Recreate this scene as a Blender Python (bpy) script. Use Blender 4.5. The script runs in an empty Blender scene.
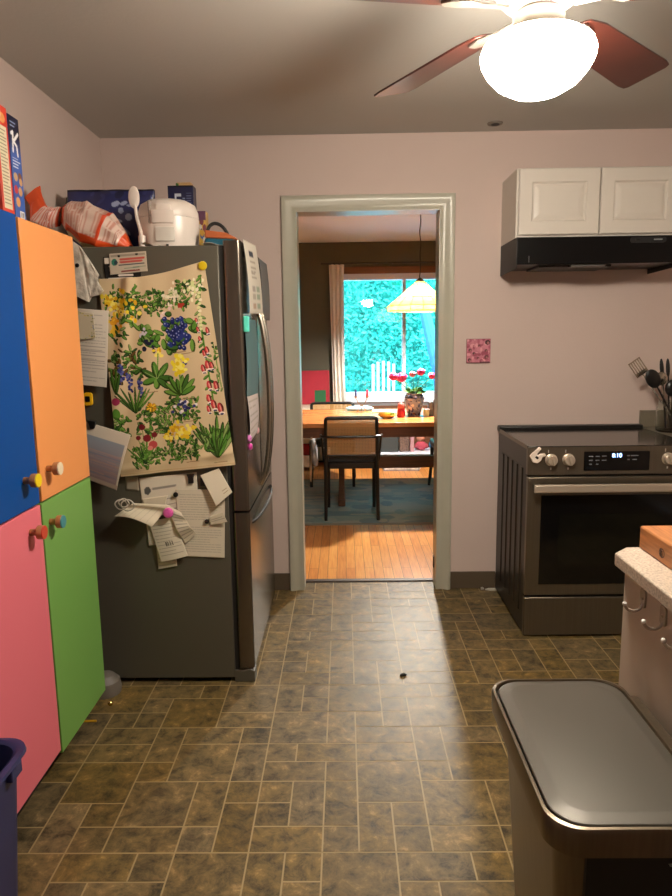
import bpy, bmesh, math, random
import numpy as np
from mathutils import Vector, Matrix

rng = random.Random(7)
PI = math.pi
SC = bpy.context.scene
COL = SC.collection

# ------------------------------------------------------------------ camera
CAM_H = 1.4136
yaw, pitch, roll = 0.0131770, 0.1610381, -0.0137897
fwd = Vector((-math.sin(yaw) * math.cos(pitch), math.cos(yaw) * math.cos(pitch), -math.sin(pitch)))
r0 = Vector((math.cos(yaw), math.sin(yaw), 0))
u0 = r0.cross(fwd)
rgt = math.cos(roll) * r0 + math.sin(roll) * u0
upv = math.cos(roll) * u0 - math.sin(roll) * r0
cd = bpy.data.cameras.new('camera')
cam = bpy.data.objects.new('camera', cd)
COL.objects.link(cam)
cd.sensor_fit = 'VERTICAL'
cd.sensor_height = 36.0
cd.lens = 680.0 / 896.0 * 36.0
cd.clip_start = 0.02
M3 = Matrix((rgt, upv, -fwd)).transposed()
cam.matrix_world = Matrix.Translation((0, 0, CAM_H)) @ M3.to_4x4()
SC.camera = cam

# ------------------------------------------------------------------ world, sun, exposure
SC.view_settings.view_transform = 'Standard'
SC.view_settings.look = 'None'
SC.view_settings.exposure = 0.0
SC.view_settings.gamma = 1.0
SC.view_settings.use_curve_mapping = False
SC.cycles.use_denoising = True
SC.cycles.max_bounces = 10
SC.cycles.diffuse_bounces = 5
SC.cycles.sample_clamp_indirect = 6.0

SKY = 11.0          # overcast sky strength
SUN = 17.0          # soft sun on the garden
BOWL = 185.0        # glowing bowl of the ceiling fan
PEND = 295.0       # bulbs of the dining pendant (watts)

w = bpy.data.worlds.new('sky')
SC.world = w
w.use_nodes = True
bg = w.node_tree.nodes['Background']
bg.inputs[0].default_value = (0.62, 0.84, 1.0, 1)
bg.inputs[1].default_value = SKY
sd = bpy.data.lights.new('sun', 'SUN')
sd.energy = SUN
sd.angle = math.radians(8)
sd.color = (1.0, 0.96, 0.9)
sun = bpy.data.objects.new('sun', sd)
COL.objects.link(sun)
sun.rotation_euler = (math.radians(42), 0, math.radians(12))
sun.location = (0, -3, 8)


# ------------------------------------------------------------------ helpers
def lin(c):
    return tuple(((x / 255.0) / 12.92 if x / 255.0 <= 0.04045 else ((x / 255.0 + 0.055) / 1.055) ** 2.4) for x in c[:3])


def mat(name, rgb, rough=0.5, metal=0.0, noise=None, bump=None, spec=0.5, stretch=None, emit=None, coat=0.0):
    m = bpy.data.materials.new(name)
    m.use_nodes = True
    nt = m.node_tree
    b = nt.nodes['Principled BSDF']
    c = lin(rgb)
    b.inputs['Base Color'].default_value = (*c, 1)
    b.inputs['Roughness'].default_value = rough
    b.inputs['Metallic'].default_value = metal
    b.inputs['Specular IOR Level'].default_value = spec
    b.inputs['Coat Weight'].default_value = coat
    if emit:
        b.inputs['Emission Color'].default_value = (*lin(emit[0]), 1)
        b.inputs['Emission Strength'].default_value = emit[1]
    if noise or bump:
        tc = nt.nodes.new('ShaderNodeTexCoord')
        mp = nt.nodes.new('ShaderNodeMapping')
        nt.links.new(tc.outputs['Object'], mp.inputs[0])
        if stretch:
            mp.inputs['Scale'].default_value = stretch
    if noise:
        n = nt.nodes.new('ShaderNodeTexNoise')
        n.inputs['Scale'].default_value = noise[0]
        n.inputs['Detail'].default_value = 6
        nt.links.new(mp.outputs[0], n.inputs['Vector'])
        rp = nt.nodes.new('ShaderNodeValToRGB')
        rp.color_ramp.elements[0].position = 0.3
        rp.color_ramp.elements[1].position = 0.7
        d = noise[1]
        rp.color_ramp.elements[0].color = (*[x * (1 - d) for x in c], 1)
        if len(noise) > 2:
            rp.color_ramp.elements[1].color = (*lin(noise[2]), 1)
        else:
            rp.color_ramp.elements[1].color = (*[min(1, x * (1 + d)) for x in c], 1)
        nt.links.new(n.outputs['Fac'], rp.inputs[0])
        nt.links.new(rp.outputs[0], b.inputs['Base Color'])
    if bump:
        n2 = nt.nodes.new('ShaderNodeTexNoise')
        n2.inputs['Scale'].default_value = bump[0]
        n2.inputs['Detail'].default_value = 4
        nt.links.new(mp.outputs[0], n2.inputs['Vector'])
        bp = nt.nodes.new('ShaderNodeBump')
        bp.inputs['Strength'].default_value = bump[1]
        bp.inputs['Distance'].default_value = 0.01
        nt.links.new(n2.outputs['Fac'], bp.inputs['Height'])
        nt.links.new(bp.outputs[0], b.inputs['Normal'])
    return m


def print_mat(name, rough=0.7, spec=0.3, trans=0.0):
    """surface that shows the pattern stored in the mesh's own colour attribute"""
    m = bpy.data.materials.new(name)
    m.use_nodes = True
    nt = m.node_tree
    b = nt.nodes['Principled BSDF']
    a = nt.nodes.new('ShaderNodeAttribute')
    a.attribute_name = 'print'
    nt.links.new(a.outputs['Color'], b.inputs['Base Color'])
    b.inputs['Roughness'].default_value = rough
    b.inputs['Specular IOR Level'].default_value = spec
    return m


class MB:
    def __init__(s):
        s.bm = bmesh.new()

    def verts(s, pts):
        return [s.bm.verts.new(p) for p in pts]

    def face(s, vs):
        try:
            return s.bm.faces.new(vs)
        except ValueError:
            return None

    def box(s, x0, x1, y0, y1, z0, z1, mx=None):
        p = [Vector((x, y, z)) for z in (z0, z1) for (x, y) in ((x0, y0), (x1, y0), (x1, y1), (x0, y1))]
        if mx is not None:
            p = [mx @ q for q in p]
        v = s.verts(p)
        for f in ((3, 2, 1, 0), (4, 5, 6, 7), (0, 1, 5, 4), (1, 2, 6, 5), (2, 3, 7, 6), (3, 0, 4, 7)):
            s.face([v[i] for i in f])
        return s

    def prism(s, poly, axis, a0, a1, mx=None):
        def P(p, a):
            q = {'x': (a, p[0], p[1]), 'y': (p[0], a, p[1]), 'z': (p[0], p[1], a)}[axis]
            q = Vector(q)
            return mx @ q if mx is not None else q
        A = s.verts([P(p, a0) for p in poly])
        B = s.verts([P(p, a1) for p in poly])
        n = len(poly)
        s.face(A[::-1])
        s.face(B)
        for i in range(n):
            s.face([A[i], A[(i + 1) % n], B[(i + 1) % n], B[i]])
        return s

    def ring_loft(s, rings, caps=True, closed=False):
        R = [s.verts(r) for r in rings]
        n = len(R[0])
        for a, b in zip(R[:-1], R[1:]):
            for i in range(n):
                s.face([a[i], a[(i + 1) % n], b[(i + 1) % n], b[i]])
        if closed:
            a, b = R[-1], R[0]
            for i in range(n):
                s.face([a[i], a[(i + 1) % n], b[(i + 1) % n], b[i]])
        elif caps:
            s.face(R[0][::-1])
            s.face(R[-1])
        return s

    def tube(s, pts, r, n=8, closed=False, caps=True):
        pts = [Vector(p) for p in pts]
        rs = r if isinstance(r, (list, tuple)) else [r] * len(pts)
        rings = []
        up = None
        for i, p in enumerate(pts):
            if closed:
                d = pts[(i + 1) % len(pts)] - pts[i - 1]
            else:
                d = pts[min(i + 1, len(pts) - 1)] - pts[max(i - 1, 0)]
            d.normalize()
            if up is None:
                up = Vector((0, 0, 1)) if abs(d.z) < 0.9 else Vector((1, 0, 0))
            x = d.cross(up)
            if x.length < 1e-5:
                x = d.orthogonal()
            x.normalize()
            y = x.cross(d).normalized()
            up = y
            rings.append([p + rs[i] * (math.cos(2 * PI * k / n) * x + math.sin(2 * PI * k / n) * y) for k in range(n)])
        return s.ring_loft(rings, caps, closed)

    def cyl(s, p0, p1, r0, r1=None, n=24):
        return s.tube([p0, p1], [r0, r0 if r1 is None else r1], n)

    def lathe(s, prof, c=(0, 0, 0), n=40, mx=None, caps=True):
        rings = []
        for r, z in prof:
            ring = [Vector((c[0] + r * math.cos(2 * PI * k / n), c[1] + r * math.sin(2 * PI * k / n), c[2] + z)) for k in range(n)]
            if mx is not None:
                ring = [mx @ q for q in ring]
            rings.append(ring)
        return s.ring_loft(rings, caps)

    def ball(s, c, r, sc=(1, 1, 1), nu=16, nv=10, mx=None, jit=0):
        prof = [(max(1e-4, math.sin(PI * i / nv)), -math.cos(PI * i / nv)) for i in range(nv + 1)]
        rings = []
        for rr, z in prof:
            ring = []
            for k in range(nu):
                q = Vector((rr * math.cos(2 * PI * k / nu) * sc[0], rr * math.sin(2 * PI * k / nu) * sc[1], z * sc[2])) * r
                if jit:
                    q *= 1 + rng.uniform(-jit, jit)
                if mx is not None:
                    q = mx @ q
                ring.append(Vector(c) + q)
            rings.append(ring)
        return s.ring_loft(rings)

    def slab(s, poly, axis, a0, a1):
        return s.prism(poly, axis, a0, a1)


def rrect(x0, x1, y0, y1, r, n=6):
    """rounded rectangle outline"""
    out = []
    for cx, cy, a0 in ((x1 - r, y0 + r, -PI / 2), (x1 - r, y1 - r, 0), (x0 + r, y1 - r, PI / 2), (x0 + r, y0 + r, PI)):
        for k in range(n + 1):
            a = a0 + PI / 2 * k / n
            out.append((cx + r * math.cos(a), cy + r * math.sin(a)))
    return out


def bez(p0, p1, p2, p3, n=12):
    P = [Vector(p) for p in (p0, p1, p2, p3)]
    return [(1 - t) ** 3 * P[0] + 3 * (1 - t) ** 2 * t * P[1] + 3 * (1 - t) * t * t * P[2] + t ** 3 * P[3] for t in [k / n for k in range(n + 1)]]


WORLD = {}


def finish(o, parent):
    COL.objects.link(o)
    if parent is not None:
        o.parent = parent
        if parent.type == 'EMPTY':
            o.matrix_parent_inverse = Matrix.Translation(parent.location).inverted()
        elif parent.get('_off') is not None:
            o.matrix_parent_inverse = Matrix.Translation(Vector(parent['_off'])).inverted()
    return o


def obj(name, mb, m, parent=None, bevel=0.0, smooth=30, seg=2, mods=()):
    me = bpy.data.meshes.new(name)
    bmesh.ops.recalc_face_normals(mb.bm, faces=mb.bm.faces)
    mb.bm.to_mesh(me)
    mb.bm.free()
    ms = m if isinstance(m, (list, tuple)) else [m]
    for k in ms:
        me.materials.append(k)
    if smooth:
        me.polygons.foreach_set('use_smooth', [True] * len(me.polygons))
        me.set_sharp_from_angle(angle=math.radians(smooth))
    o = bpy.data.objects.new(name, me)
    finish(o, parent)
    if bevel:
        b = o.modifiers.new('bevel', 'BEVEL')
        b.width = bevel
        b.segments = seg
        b.limit_method = 'ANGLE'
        b.angle_limit = math.radians(40)
    return o


def thing(name, label, cat, loc=(0, 0, 0), group=None):
    o = bpy.data.objects.new(name, None)
    o.empty_display_size = 0.05
    COL.objects.link(o)
    o.location = loc
    tag(o, label, cat, group)
    return o


def tag(o, label, cat, group=None):
    o['label'] = label
    o['category'] = cat
    if group:
        o['group'] = group
    return o


def struct(o):
    o['kind'] = 'structure'
    return o


def copy_tree(o, parent=None):
    c = o.copy()
    COL.objects.link(c)
    if parent is not None:
        c.parent = parent
    for ch in list(o.children):
        copy_tree(ch, c)
    return c


class Canvas:
    """pattern of a printed sheet, w by h in any unit, top left origin"""

    def __init__(s, w, h, nx, base, jitter=0.0):
        s.w, s.h = w, h
        s.nx = nx
        s.ny = max(2, int(round(nx * h / w)))
        s.a = np.zeros((s.ny, s.nx, 3))
        s.a[:] = lin(base)
        if jitter:
            r = np.random.RandomState(3)
            s.a *= 1 + jitter * (r.rand(s.ny, s.nx, 1) - .5)
        s.X, s.Y = np.meshgrid((np.arange(s.nx)) / (s.nx - 1) * w, (np.arange(s.ny)) / (s.ny - 1) * h)

    def put(s, mask, col):
        s.a[mask] = lin(col)

    def ell(s, cx, cy, rx, ry, col, ang=0.0):
        dx, dy = s.X - cx, s.Y - cy
        c, n = math.cos(ang), math.sin(ang)
        s.put(((dx * c + dy * n) / rx) ** 2 + ((-dx * n + dy * c) / ry) ** 2 < 1, col)

    def rect(s, x0, y0, x1, y1, col):
        s.put((s.X >= x0) & (s.X <= x1) & (s.Y >= y0) & (s.Y <= y1), col)

    def line(s, x0, y0, x1, y1, wd, col):
        dx, dy = x1 - x0, y1 - y0
        L = max(1e-6, dx * dx + dy * dy)
        t = np.clip(((s.X - x0) * dx + (s.Y - y0) * dy) / L, 0, 1)
        s.put((s.X - x0 - t * dx) ** 2 + (s.Y - y0 - t * dy) ** 2 < (wd / 2) ** 2, col)

    def leaf(s, x0, y0, x1, y1, wd, col):
        cx, cy = (x0 + x1) / 2, (y0 + y1) / 2
        L, a = math.hypot(x1 - x0, y1 - y0) / 2, math.atan2(y1 - y0, x1 - x0)
        s.ell(cx, cy, L, wd / 2, tuple(k * .52 for k in col), a)
        s.ell(cx - .12 * wd * math.sin(a), cy - .1 * wd, L * .86, wd * .33, col, a)

    def text_lines(s, x0, y0, x1, y1, n, col, wd=None, gap=0.25):
        st = (y1 - y0) / n
        for k in range(n):
            y = y0 + (k + .5) * st
            x = x0
            end = x1 - (x1 - x0) * rng.choice((0, 0, .1, .3))
            while x < end:
                L = rng.uniform(.03, .14) * (x1 - x0)
                s.line(x, y, min(end, x + L), y, (wd or st * .35), col)
                x += L + gap * .1 * (x1 - x0)


def sheet(name, cv, fn, m, parent=None, thick=0.0008, sub=1):
    """a thin sheet whose surface is fn(u, v) and whose print is cv"""
    ny, nx = cv.ny, cv.nx
    pts = np.array([fn(i / (nx - 1), j / (ny - 1)) for j in range(ny) for i in range(nx)])
    idx = np.arange(nx * ny).reshape(ny, nx)
    f = np.stack([idx[:-1, :-1], idx[1:, :-1], idx[1:, 1:], idx[:-1, 1:]], -1).reshape(-1, 4)
    me = bpy.data.meshes.new(name)
    me.from_pydata(pts.tolist(), [], f.tolist())
    at = me.color_attributes.new('print', 'FLOAT_COLOR', 'POINT')
    c = np.ones((ny * nx, 4))
    c[:, :3] = cv.a.reshape(-1, 3)
    at.data.foreach_set('color', c.ravel())
    me.materials.append(m)
    me.polygons.foreach_set('use_smooth', [True] * len(me.polygons))
    o = bpy.data.objects.new(name, me)
    finish(o, parent)
    if thick:
        so = o.modifiers.new('solid', 'SOLIDIFY')
        so.thickness = thick
        so.offset = 0
    return o


def quad_fn(tl, tr, br, bl, bulge=None):
    tl, tr, br, bl = [Vector(p) for p in (tl, tr, br, bl)]

    def fn(u, v):
        p = (1 - v) * ((1 - u) * tl + u * tr) + v * ((1 - u) * bl + u * br)
        if bulge:
            p = p + Vector(bulge(u, v))
        return tuple(p)
    return fn


def words(name, s, size, m, mx, parent, extrude=0.0006):
    cu = bpy.data.curves.new(name, 'FONT')
    cu.body = s
    cu.size = size
    cu.extrude = extrude
    cu.align_x = 'CENTER'
    cu.align_y = 'CENTER'
    t = bpy.data.objects.new('tmp', cu)
    COL.objects.link(t)
    dg = bpy.context.evaluated_depsgraph_get()
    me = bpy.data.meshes.new_from_object(t.evaluated_get(dg))
    bpy.data.objects.remove(t)
    me.transform(mx)
    me.name = name
    me.materials.clear()
    me.materials.append(m)
    o = bpy.data.objects.new(name, me)
    finish(o, parent)
    return o


def frame_mx(o, x, y):
    """matrix from text plane to the world: origin, text x axis, text y axis"""
    x = Vector(x).normalized()
    y = Vector(y).normalized()
    z = x.cross(y)
    m = Matrix((x, y, z)).transposed().to_4x4()
    m.translation = Vector(o)
    return m


# ------------------------------------------------------------------ materials
m_wall = mat('wall paint pink', (210, 190, 181), 0.75, noise=(1.5, .03), bump=(120, .05))
m_ceil = mat('ceiling paint', (186, 182, 175), 0.9, bump=(60, .08))
m_dwall = mat('dining wall olive', (72, 72, 60), 0.8, noise=(2, .05))
m_dceil = mat('dining ceiling white', (232, 230, 226), 0.9)
m_trim = mat('casing paint grey green', (182, 179, 162), 0.3, noise=(6, .03))
m_base = mat('baseboard brown vinyl', (92, 78, 62), 0.5)
m_white = mat('white lacquer', (208, 201, 191), 0.4)
m_white2 = mat('window frame white', (232, 236, 252), 0.5)
m_black = mat('black plastic', (18, 18, 18), 0.35)
m_bgloss = mat('black gloss', (9, 9, 10), 0.08, spec=0.5)
m_bmatte = mat('black matte metal', (24, 23, 22), 0.55)
m_ss = mat('stainless dark', (120, 112, 98), 0.32, 0.85, noise=(3, .06), stretch=(60, 1, 1))
m_ssl = mat('stainless bright', (190, 182, 168), 0.24, 0.95, noise=(4, .05), stretch=(1, 40, 40))
m_fside = mat('fridge side charcoal', (92, 89, 78), 0.45, 0.25, bump=(300, .04))
m_fdoor = mat('fridge door steel', (120, 112, 102), 0.25, 0.9, noise=(3, .05), stretch=(1, 60, 1))
m_gask = mat('gasket', (28, 26, 24), 0.7)
m_blue = mat('door blue', (0, 76, 158), 0.45, spec=.25)
m_orange = mat('door orange', (247, 163, 96), 0.42)
m_pink = mat('door pink', (240, 122, 138), 0.42)
m_green = mat('door green', (122, 176, 88), 0.42)
m_cabin = mat('cabinet carcass', (120, 40, 36), 0.6)  # dark red imitates the orange door's shaded edge in the gap between doors
m_birch = mat('peg wood', (176, 120, 76), 0.5, noise=(40, .15))
m_navy = mat('navy plastic', (42, 46, 92), 0.42)
m_paper = mat('paper white', (222, 214, 200), 0.8)
m_bowl = mat('lit frosted glass', (255, 244, 225), 0.4, emit=((255, 243, 224), BOWL))
m_blade = mat('cherry blade', (60, 28, 22), 0.28, noise=(5, .3))
m_fanb = mat('fan bracket nickel', (120, 112, 104), 0.35, 0.6)
m_fanw = mat('fan white metal', (214, 206, 196), 0.3, 0.3)
m_oak = mat('oak floor', (200, 128, 62), 0.3)
m_table = mat('table wood', (204, 134, 74), 0.24, noise=(3, .2), stretch=(1, 14, 14), coat=.2)
m_dwood = mat('dark wood', (96, 58, 34), 0.45, noise=(4, .25), stretch=(1, 14, 14))
m_chair = mat('chair black', (20, 17, 16), 0.35)
m_cane = mat('cane weave', (176, 136, 84), 0.6)
m_leafg = mat('leaf green', (70, 118, 52), 0.6, noise=(20, .3))
m_brass = mat('dark brass', (70, 56, 36), 0.35, 0.8)
m_print = print_mat('printed paper', 0.75)
m_cloth = print_mat('printed cotton', 0.9, 0.1)
m_gloss = print_mat('printed glossy card', 0.35, 0.5)

# oak planks
nt = m_oak.node_tree
b = nt.nodes['Principled BSDF']
tc = nt.nodes.new('ShaderNodeTexCoord')
mp = nt.nodes.new('ShaderNodeMapping')
mp.inputs['Rotation'].default_value = (0, 0, PI / 2)
nt.links.new(tc.outputs['Object'], mp.inputs[0])
br = nt.nodes.new('ShaderNodeTexBrick')
br.inputs['Scale'].default_value = 1.0
br.inputs['Brick Width'].default_value = 0.9
br.inputs['Row Height'].default_value = 0.057
br.inputs['Mortar Size'].default_value = 0.0012
br.inputs['Color1'].default_value = (*lin((222, 158, 86)), 1)
br.inputs['Color2'].default_value = (*lin((202, 132, 68)), 1)
br.inputs['Mortar'].default_value = (*lin((96, 54, 26)), 1)
nt.links.new(mp.outputs[0], br.inputs['Vector'])
ns = nt.nodes.new('ShaderNodeTexNoise')
ns.inputs['Scale'].default_value = 6
ns.inputs['Detail'].default_value = 8
mp2 = nt.nodes.new('ShaderNodeMapping')
mp2.inputs['Scale'].default_value = (14, 1, 1)
nt.links.new(tc.outputs['Object'], mp2.inputs[0])
nt.links.new(mp2.outputs[0], ns.inputs['Vector'])
mx = nt.nodes.new('ShaderNodeMixRGB')
mx.blend_type = 'OVERLAY'
mx.inputs[0].default_value = 0.55
nt.links.new(br.outputs[0], mx.inputs[1])
nt.links.new(ns.outputs['Fac'], mx.inputs[2])
nt.links.new(mx.outputs[0], b.inputs['Base Color'])

# slate vinyl floor: every tile keeps its own tone and offset in the mesh
m_tile = bpy.data.materials.new('slate vinyl')
m_tile.use_nodes = True
nt = m_tile.node_tree
b = nt.nodes['Principled BSDF']
at = nt.nodes.new('ShaderNodeAttribute')
at.attribute_name = 'tone'
sep = nt.nodes.new('ShaderNodeSeparateColor')
nt.links.new(at.outputs['Color'], sep.inputs[0])
tc = nt.nodes.new('ShaderNodeTexCoord')
cmb = nt.nodes.new('ShaderNodeCombineXYZ')
ml = nt.nodes.new('ShaderNodeMath')
ml.operation = 'MULTIPLY'
ml.inputs[1].default_value = 37.0
nt.links.new(sep.outputs['Green'], ml.inputs[0])
nt.links.new(ml.outputs[0], cmb.inputs['Z'])
va = nt.nodes.new('ShaderNodeVectorMath')
va.operation = 'ADD'
nt.links.new(tc.outputs['Object'], va.inputs[0])
nt.links.new(cmb.outputs[0], va.inputs[1])
n1 = nt.nodes.new('ShaderNodeTexNoise')
n1.inputs['Scale'].default_value = 17
n1.inputs['Detail'].default_value = 9
n1.inputs['Roughness'].default_value = 0.74
n1.inputs['Distortion'].default_value = 0.35
nt.links.new(va.outputs[0], n1.inputs['Vector'])
rp = nt.nodes.new('ShaderNodeValToRGB')
e = rp.color_ramp.elements
e[0].position, e[0].color = 0.35, (*lin((50, 42, 29)), 1)
e[1].position, e[1].color = 0.68, (*lin((166, 138, 92)), 1)
k = e.new(0.46)
k.color = (*lin((96, 82, 54)), 1)
k = e.new(0.58)
k.color = (*lin((124, 103, 66)), 1)
nt.links.new(n1.outputs['Fac'], rp.inputs[0])
hs = nt.nodes.new('ShaderNodeHueSaturation')
nt.links.new(rp.outputs[0], hs.inputs['Color'])
mr = nt.nodes.new('ShaderNodeMapRange')
mr.inputs['To Min'].default_value = 0.82
mr.inputs['To Max'].default_value = 1.12
nt.links.new(sep.outputs['Red'], mr.inputs['Value'])
nt.links.new(mr.outputs[0], hs.inputs['Value'])
mr2 = nt.nodes.new('ShaderNodeMapRange')
mr2.inputs['To Min'].default_value = 0.9
mr2.inputs['To Max'].default_value = 1.12
nt.links.new(sep.outputs['Blue'], mr2.inputs['Value'])
nt.links.new(mr2.outputs[0], hs.inputs['Saturation'])
nt.links.new(hs.outputs[0], b.inputs['Base Color'])
b.inputs['Roughness'].default_value = 0.46
b.inputs['Specular IOR Level'].default_value = 0.33
bp = nt.nodes.new('ShaderNodeBump')
bp.inputs['Strength'].default_value = 0.35
bp.inputs['Distance'].default_value = 0.004
nt.links.new(n1.outputs['Fac'], bp.inputs['Height'])
nt.links.new(bp.outputs[0], b.inputs['Normal'])
m_grout = mat('vinyl grout line', (158, 138, 98), 0.5)

# window glass: clear with mirror-like reflection growing at grazing angles
m_glass = bpy.data.materials.new('window glass')
m_glass.use_nodes = True
nt = m_glass.node_tree
for n in list(nt.nodes):
    if n.type != 'OUTPUT_MATERIAL':
        nt.nodes.remove(n)
out = [n for n in nt.nodes if n.type == 'OUTPUT_MATERIAL'][0]
tr = nt.nodes.new('ShaderNodeBsdfTransparent')
gl = nt.nodes.new('ShaderNodeBsdfGlossy')
gl.inputs['Roughness'].default_value = 0.0
fr = nt.nodes.new('ShaderNodeFresnel')
fr.inputs['IOR'].default_value = 1.5
mxs = nt.nodes.new('ShaderNodeMixShader')
nt.links.new(fr.outputs[0], mxs.inputs[0])
nt.links.new(tr.outputs[0], mxs.inputs[1])
nt.links.new(gl.outputs[0], mxs.inputs[2])
nt.links.new(mxs.outputs[0], out.inputs[0])

m_jar = bpy.data.materials.new('clear jar glass')
m_jar.use_nodes = True
bj = m_jar.node_tree.nodes['Principled BSDF']
bj.inputs['Transmission Weight'].default_value = 1.0
bj.inputs['Roughness'].default_value = 0.03
bj.inputs['IOR'].default_value = 1.3
bj.inputs['Base Color'].default_value = (.85, .88, .84, 1)

m_shade = bpy.data.materials.new('amber art glass')
m_shade.use_nodes = True
nt = m_shade.node_tree
for n in list(nt.nodes):
    if n.type != 'OUTPUT_MATERIAL':
        nt.nodes.remove(n)
out = [n for n in nt.nodes if n.type == 'OUTPUT_MATERIAL'][0]
tl_ = nt.nodes.new('ShaderNodeBsdfTranslucent')
df_ = nt.nodes.new('ShaderNodeBsdfDiffuse')
ng = nt.nodes.new('ShaderNodeTexNoise')
ng.inputs['Scale'].default_value = 14
rg = nt.nodes.new('ShaderNodeValToRGB')
rg.color_ramp.elements[0].color = (*lin((108, 66, 24)), 1)
rg.color_ramp.elements[1].color = (*lin((138, 96, 44)), 1)
nt.links.new(ng.outputs['Fac'], rg.inputs[0])
nt.links.new(rg.outputs[0], tl_.inputs[0])
nt.links.new(rg.outputs[0], df_.inputs[0])
ms_ = nt.nodes.new('ShaderNodeMixShader')
ms_.inputs[0].default_value = 0.35
nt.links.new(tl_.outputs[0], ms_.inputs[1])
nt.links.new(df_.outputs[0], ms_.inputs[2])
nt.links.new(ms_.outputs[0], out.inputs[0])

# ------------------------------------------------------------------ the setting: kitchen
D = 3.69
D2 = 3.815
CEIL = 2.44
XL, XR, YB = -1.24, 2.6, -1.3
OX0, OX1, OZ = -0.237, 0.505, 2.06

UN = 0.1029
FX, FY = -0.076, 1.6866
MOD = [(0, 0, 1, 1), (1, 0, 1, 2), (2, 0, 1, 1), (3, 0, 2, 1), (5, 0, 1, 1), (6, 0, 1, 2), (7, 0, 2, 1),
       (0, 1, 1, 2), (2, 1, 1, 1), (3, 1, 2, 2), (5, 1, 1, 2), (7, 1, 1, 1), (8, 1, 1, 2),
       (1, 2, 2, 2), (6, 2, 1, 1), (7, 2, 1, 1),
       (0, 3, 1, 1), (3, 3, 1, 1), (4, 3, 2, 2), (6, 3, 1, 2), (7, 3, 2, 1),
       (8, 4, 2, 1), (1, 4, 2, 1), (3, 4, 1, 2), (7, 4, 1, 1),
       (0, 5, 1, 2), (1, 5, 2, 1), (4, 5, 2, 1), (6, 5, 1, 1), (7, 5, 2, 2),
       (1, 6, 1, 1), (2, 6, 1, 1), (3, 6, 2, 2), (5, 6, 2, 1),
       (0, 7, 2, 2), (2, 7, 1, 1), (5, 7, 2, 2), (7, 7, 1, 2), (8, 7, 1, 1),
       (2, 8, 2, 1), (4, 8, 1, 1), (8, 8, 1, 1)]
fv, ff, ftone, fmi = [], [], [], []
G = 0.0025


def fquad(x0, x1, y0, y1, z, t, mi):
    x0, x1 = max(x0, XL), min(x1, XR)
    y0, y1 = max(y0, YB), min(y1, D2)
    if x1 <= x0 or y1 <= y0:
        return
    n = len(fv)
    fv.extend([(x0, y0, z), (x1, y0, z), (x1, y1, z), (x0, y1, z)])
    ff.append((n, n + 1, n + 2, n + 3))
    ftone.append(t)
    fmi.append(mi)


fquad(XL, XR, YB, D2, -0.0009, (.5, .5, .5), 1)
r2 = random.Random(21)
for a in range(-3, 5):
    for c in range(-5, 5):
        for (i, j, wi, hj) in MOD:
            x0 = FX + (a * 9 + i) * UN
            y0 = FY + (c * 9 + j) * UN
            fquad(x0 + G, x0 + wi * UN - G, y0 + G, y0 + hj * UN - G, 0.0, (r2.random(), r2.random(), r2.random()), 0)
me = bpy.data.meshes.new('floor')
me.from_pydata(fv, [], ff)
at = me.color_attributes.new('tone', 'FLOAT_COLOR', 'CORNER')
cc = np.ones((len(ff) * 4, 4))
cc[:, :3] = np.repeat(np.array(ftone), 4, axis=0)
at.data.foreach_set('color', cc.ravel())
me.materials.append(m_tile)
me.materials.append(m_grout)
me.polygons.foreach_set('material_index', fmi)
floor = bpy.data.objects.new('floor', me)
COL.objects.link(floor)
struct(floor)

mb = MB()
mb.box(XL - .1, OX0 - .012, D, D2, 0, CEIL)
mb.box(OX1 + .012, XR + .1, D, D2, 0, CEIL)
mb.box(OX0 - .012, OX1 + .012, D, D2, OZ + .012, CEIL)
struct(obj('wall_back', mb, m_wall, smooth=0))
struct(obj('wall_left', MB().box(XL - .1, XL, YB, D2, 0, CEIL), m_wall, smooth=0))
struct(obj('wall_right', MB().box(XR, XR + .1, YB, D2, 0, CEIL), m_wall, smooth=0))
struct(obj('wall_front', MB().box(XL - .1, XR + .1, YB - .1, YB, 0, CEIL), m_wall, smooth=0))
struct(obj('ceiling', MB().box(XL - .1, XR + .1, YB - .1, D2, CEIL, CEIL + .1), m_ceil, smooth=0))
struct(obj('baseboard_left', MB().box(XL, OX0 - .08, D - .008, D, 0, .10), m_base, bevel=.003))
struct(obj('baseboard_right', MB().box(OX1 + .08, .84, D - .008, D, 0, .10), m_base, bevel=.003))

# door casing: stepped profile with a rounded outer bead, mitred at the head
prof = [(0, 0), (0, .012), (.012, .013), (.02, .009), (.036, .011), (.05, .018), (.066, .023), (.078, .021), (.082, .012), (.082, 0)]
mb = MB()
rings = []
for (cx, cz, sx, sz) in ((OX0, 0, -1, 0), (OX0, OZ, -1, 1), (OX1, OZ, 1, 1), (OX1, 0, 1, 0)):
    rings.append([Vector((cx + sx * a, D - h, cz + sz * a)) for a, h in prof])
mb.ring_loft(rings)
struct(obj('trim_1', mb, m_trim, smooth=50))
mb = MB()
mb.box(OX0 - .012, OX0, D - .002, D2 + .002, 0, OZ + .012)
mb.box(OX1, OX1 + .012, D - .002, D2 + .002, 0, OZ + .012)
mb.box(OX0, OX1, D - .002, D2 + .002, OZ, OZ + .012)
struct(obj('trim_2', mb, m_trim, bevel=.002))
struct(obj('trim_3', MB().prism([(D2 - .02, 0), (D2 + .03, 0), (D2 + .024, .008), (D2 - .012, .008)], 'x', OX0, OX1), mat('threshold strip', (52, 36, 24), .5), bevel=.001))

mb = MB()
mb.box(OX1 - .005, OX1 - .0005, D2 - .06, D2 - .03, .10, .165)
tag(obj('door_strike_plate', mb, m_black), 'small black metal plate low on the right door jamb', 'door hardware')

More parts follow.
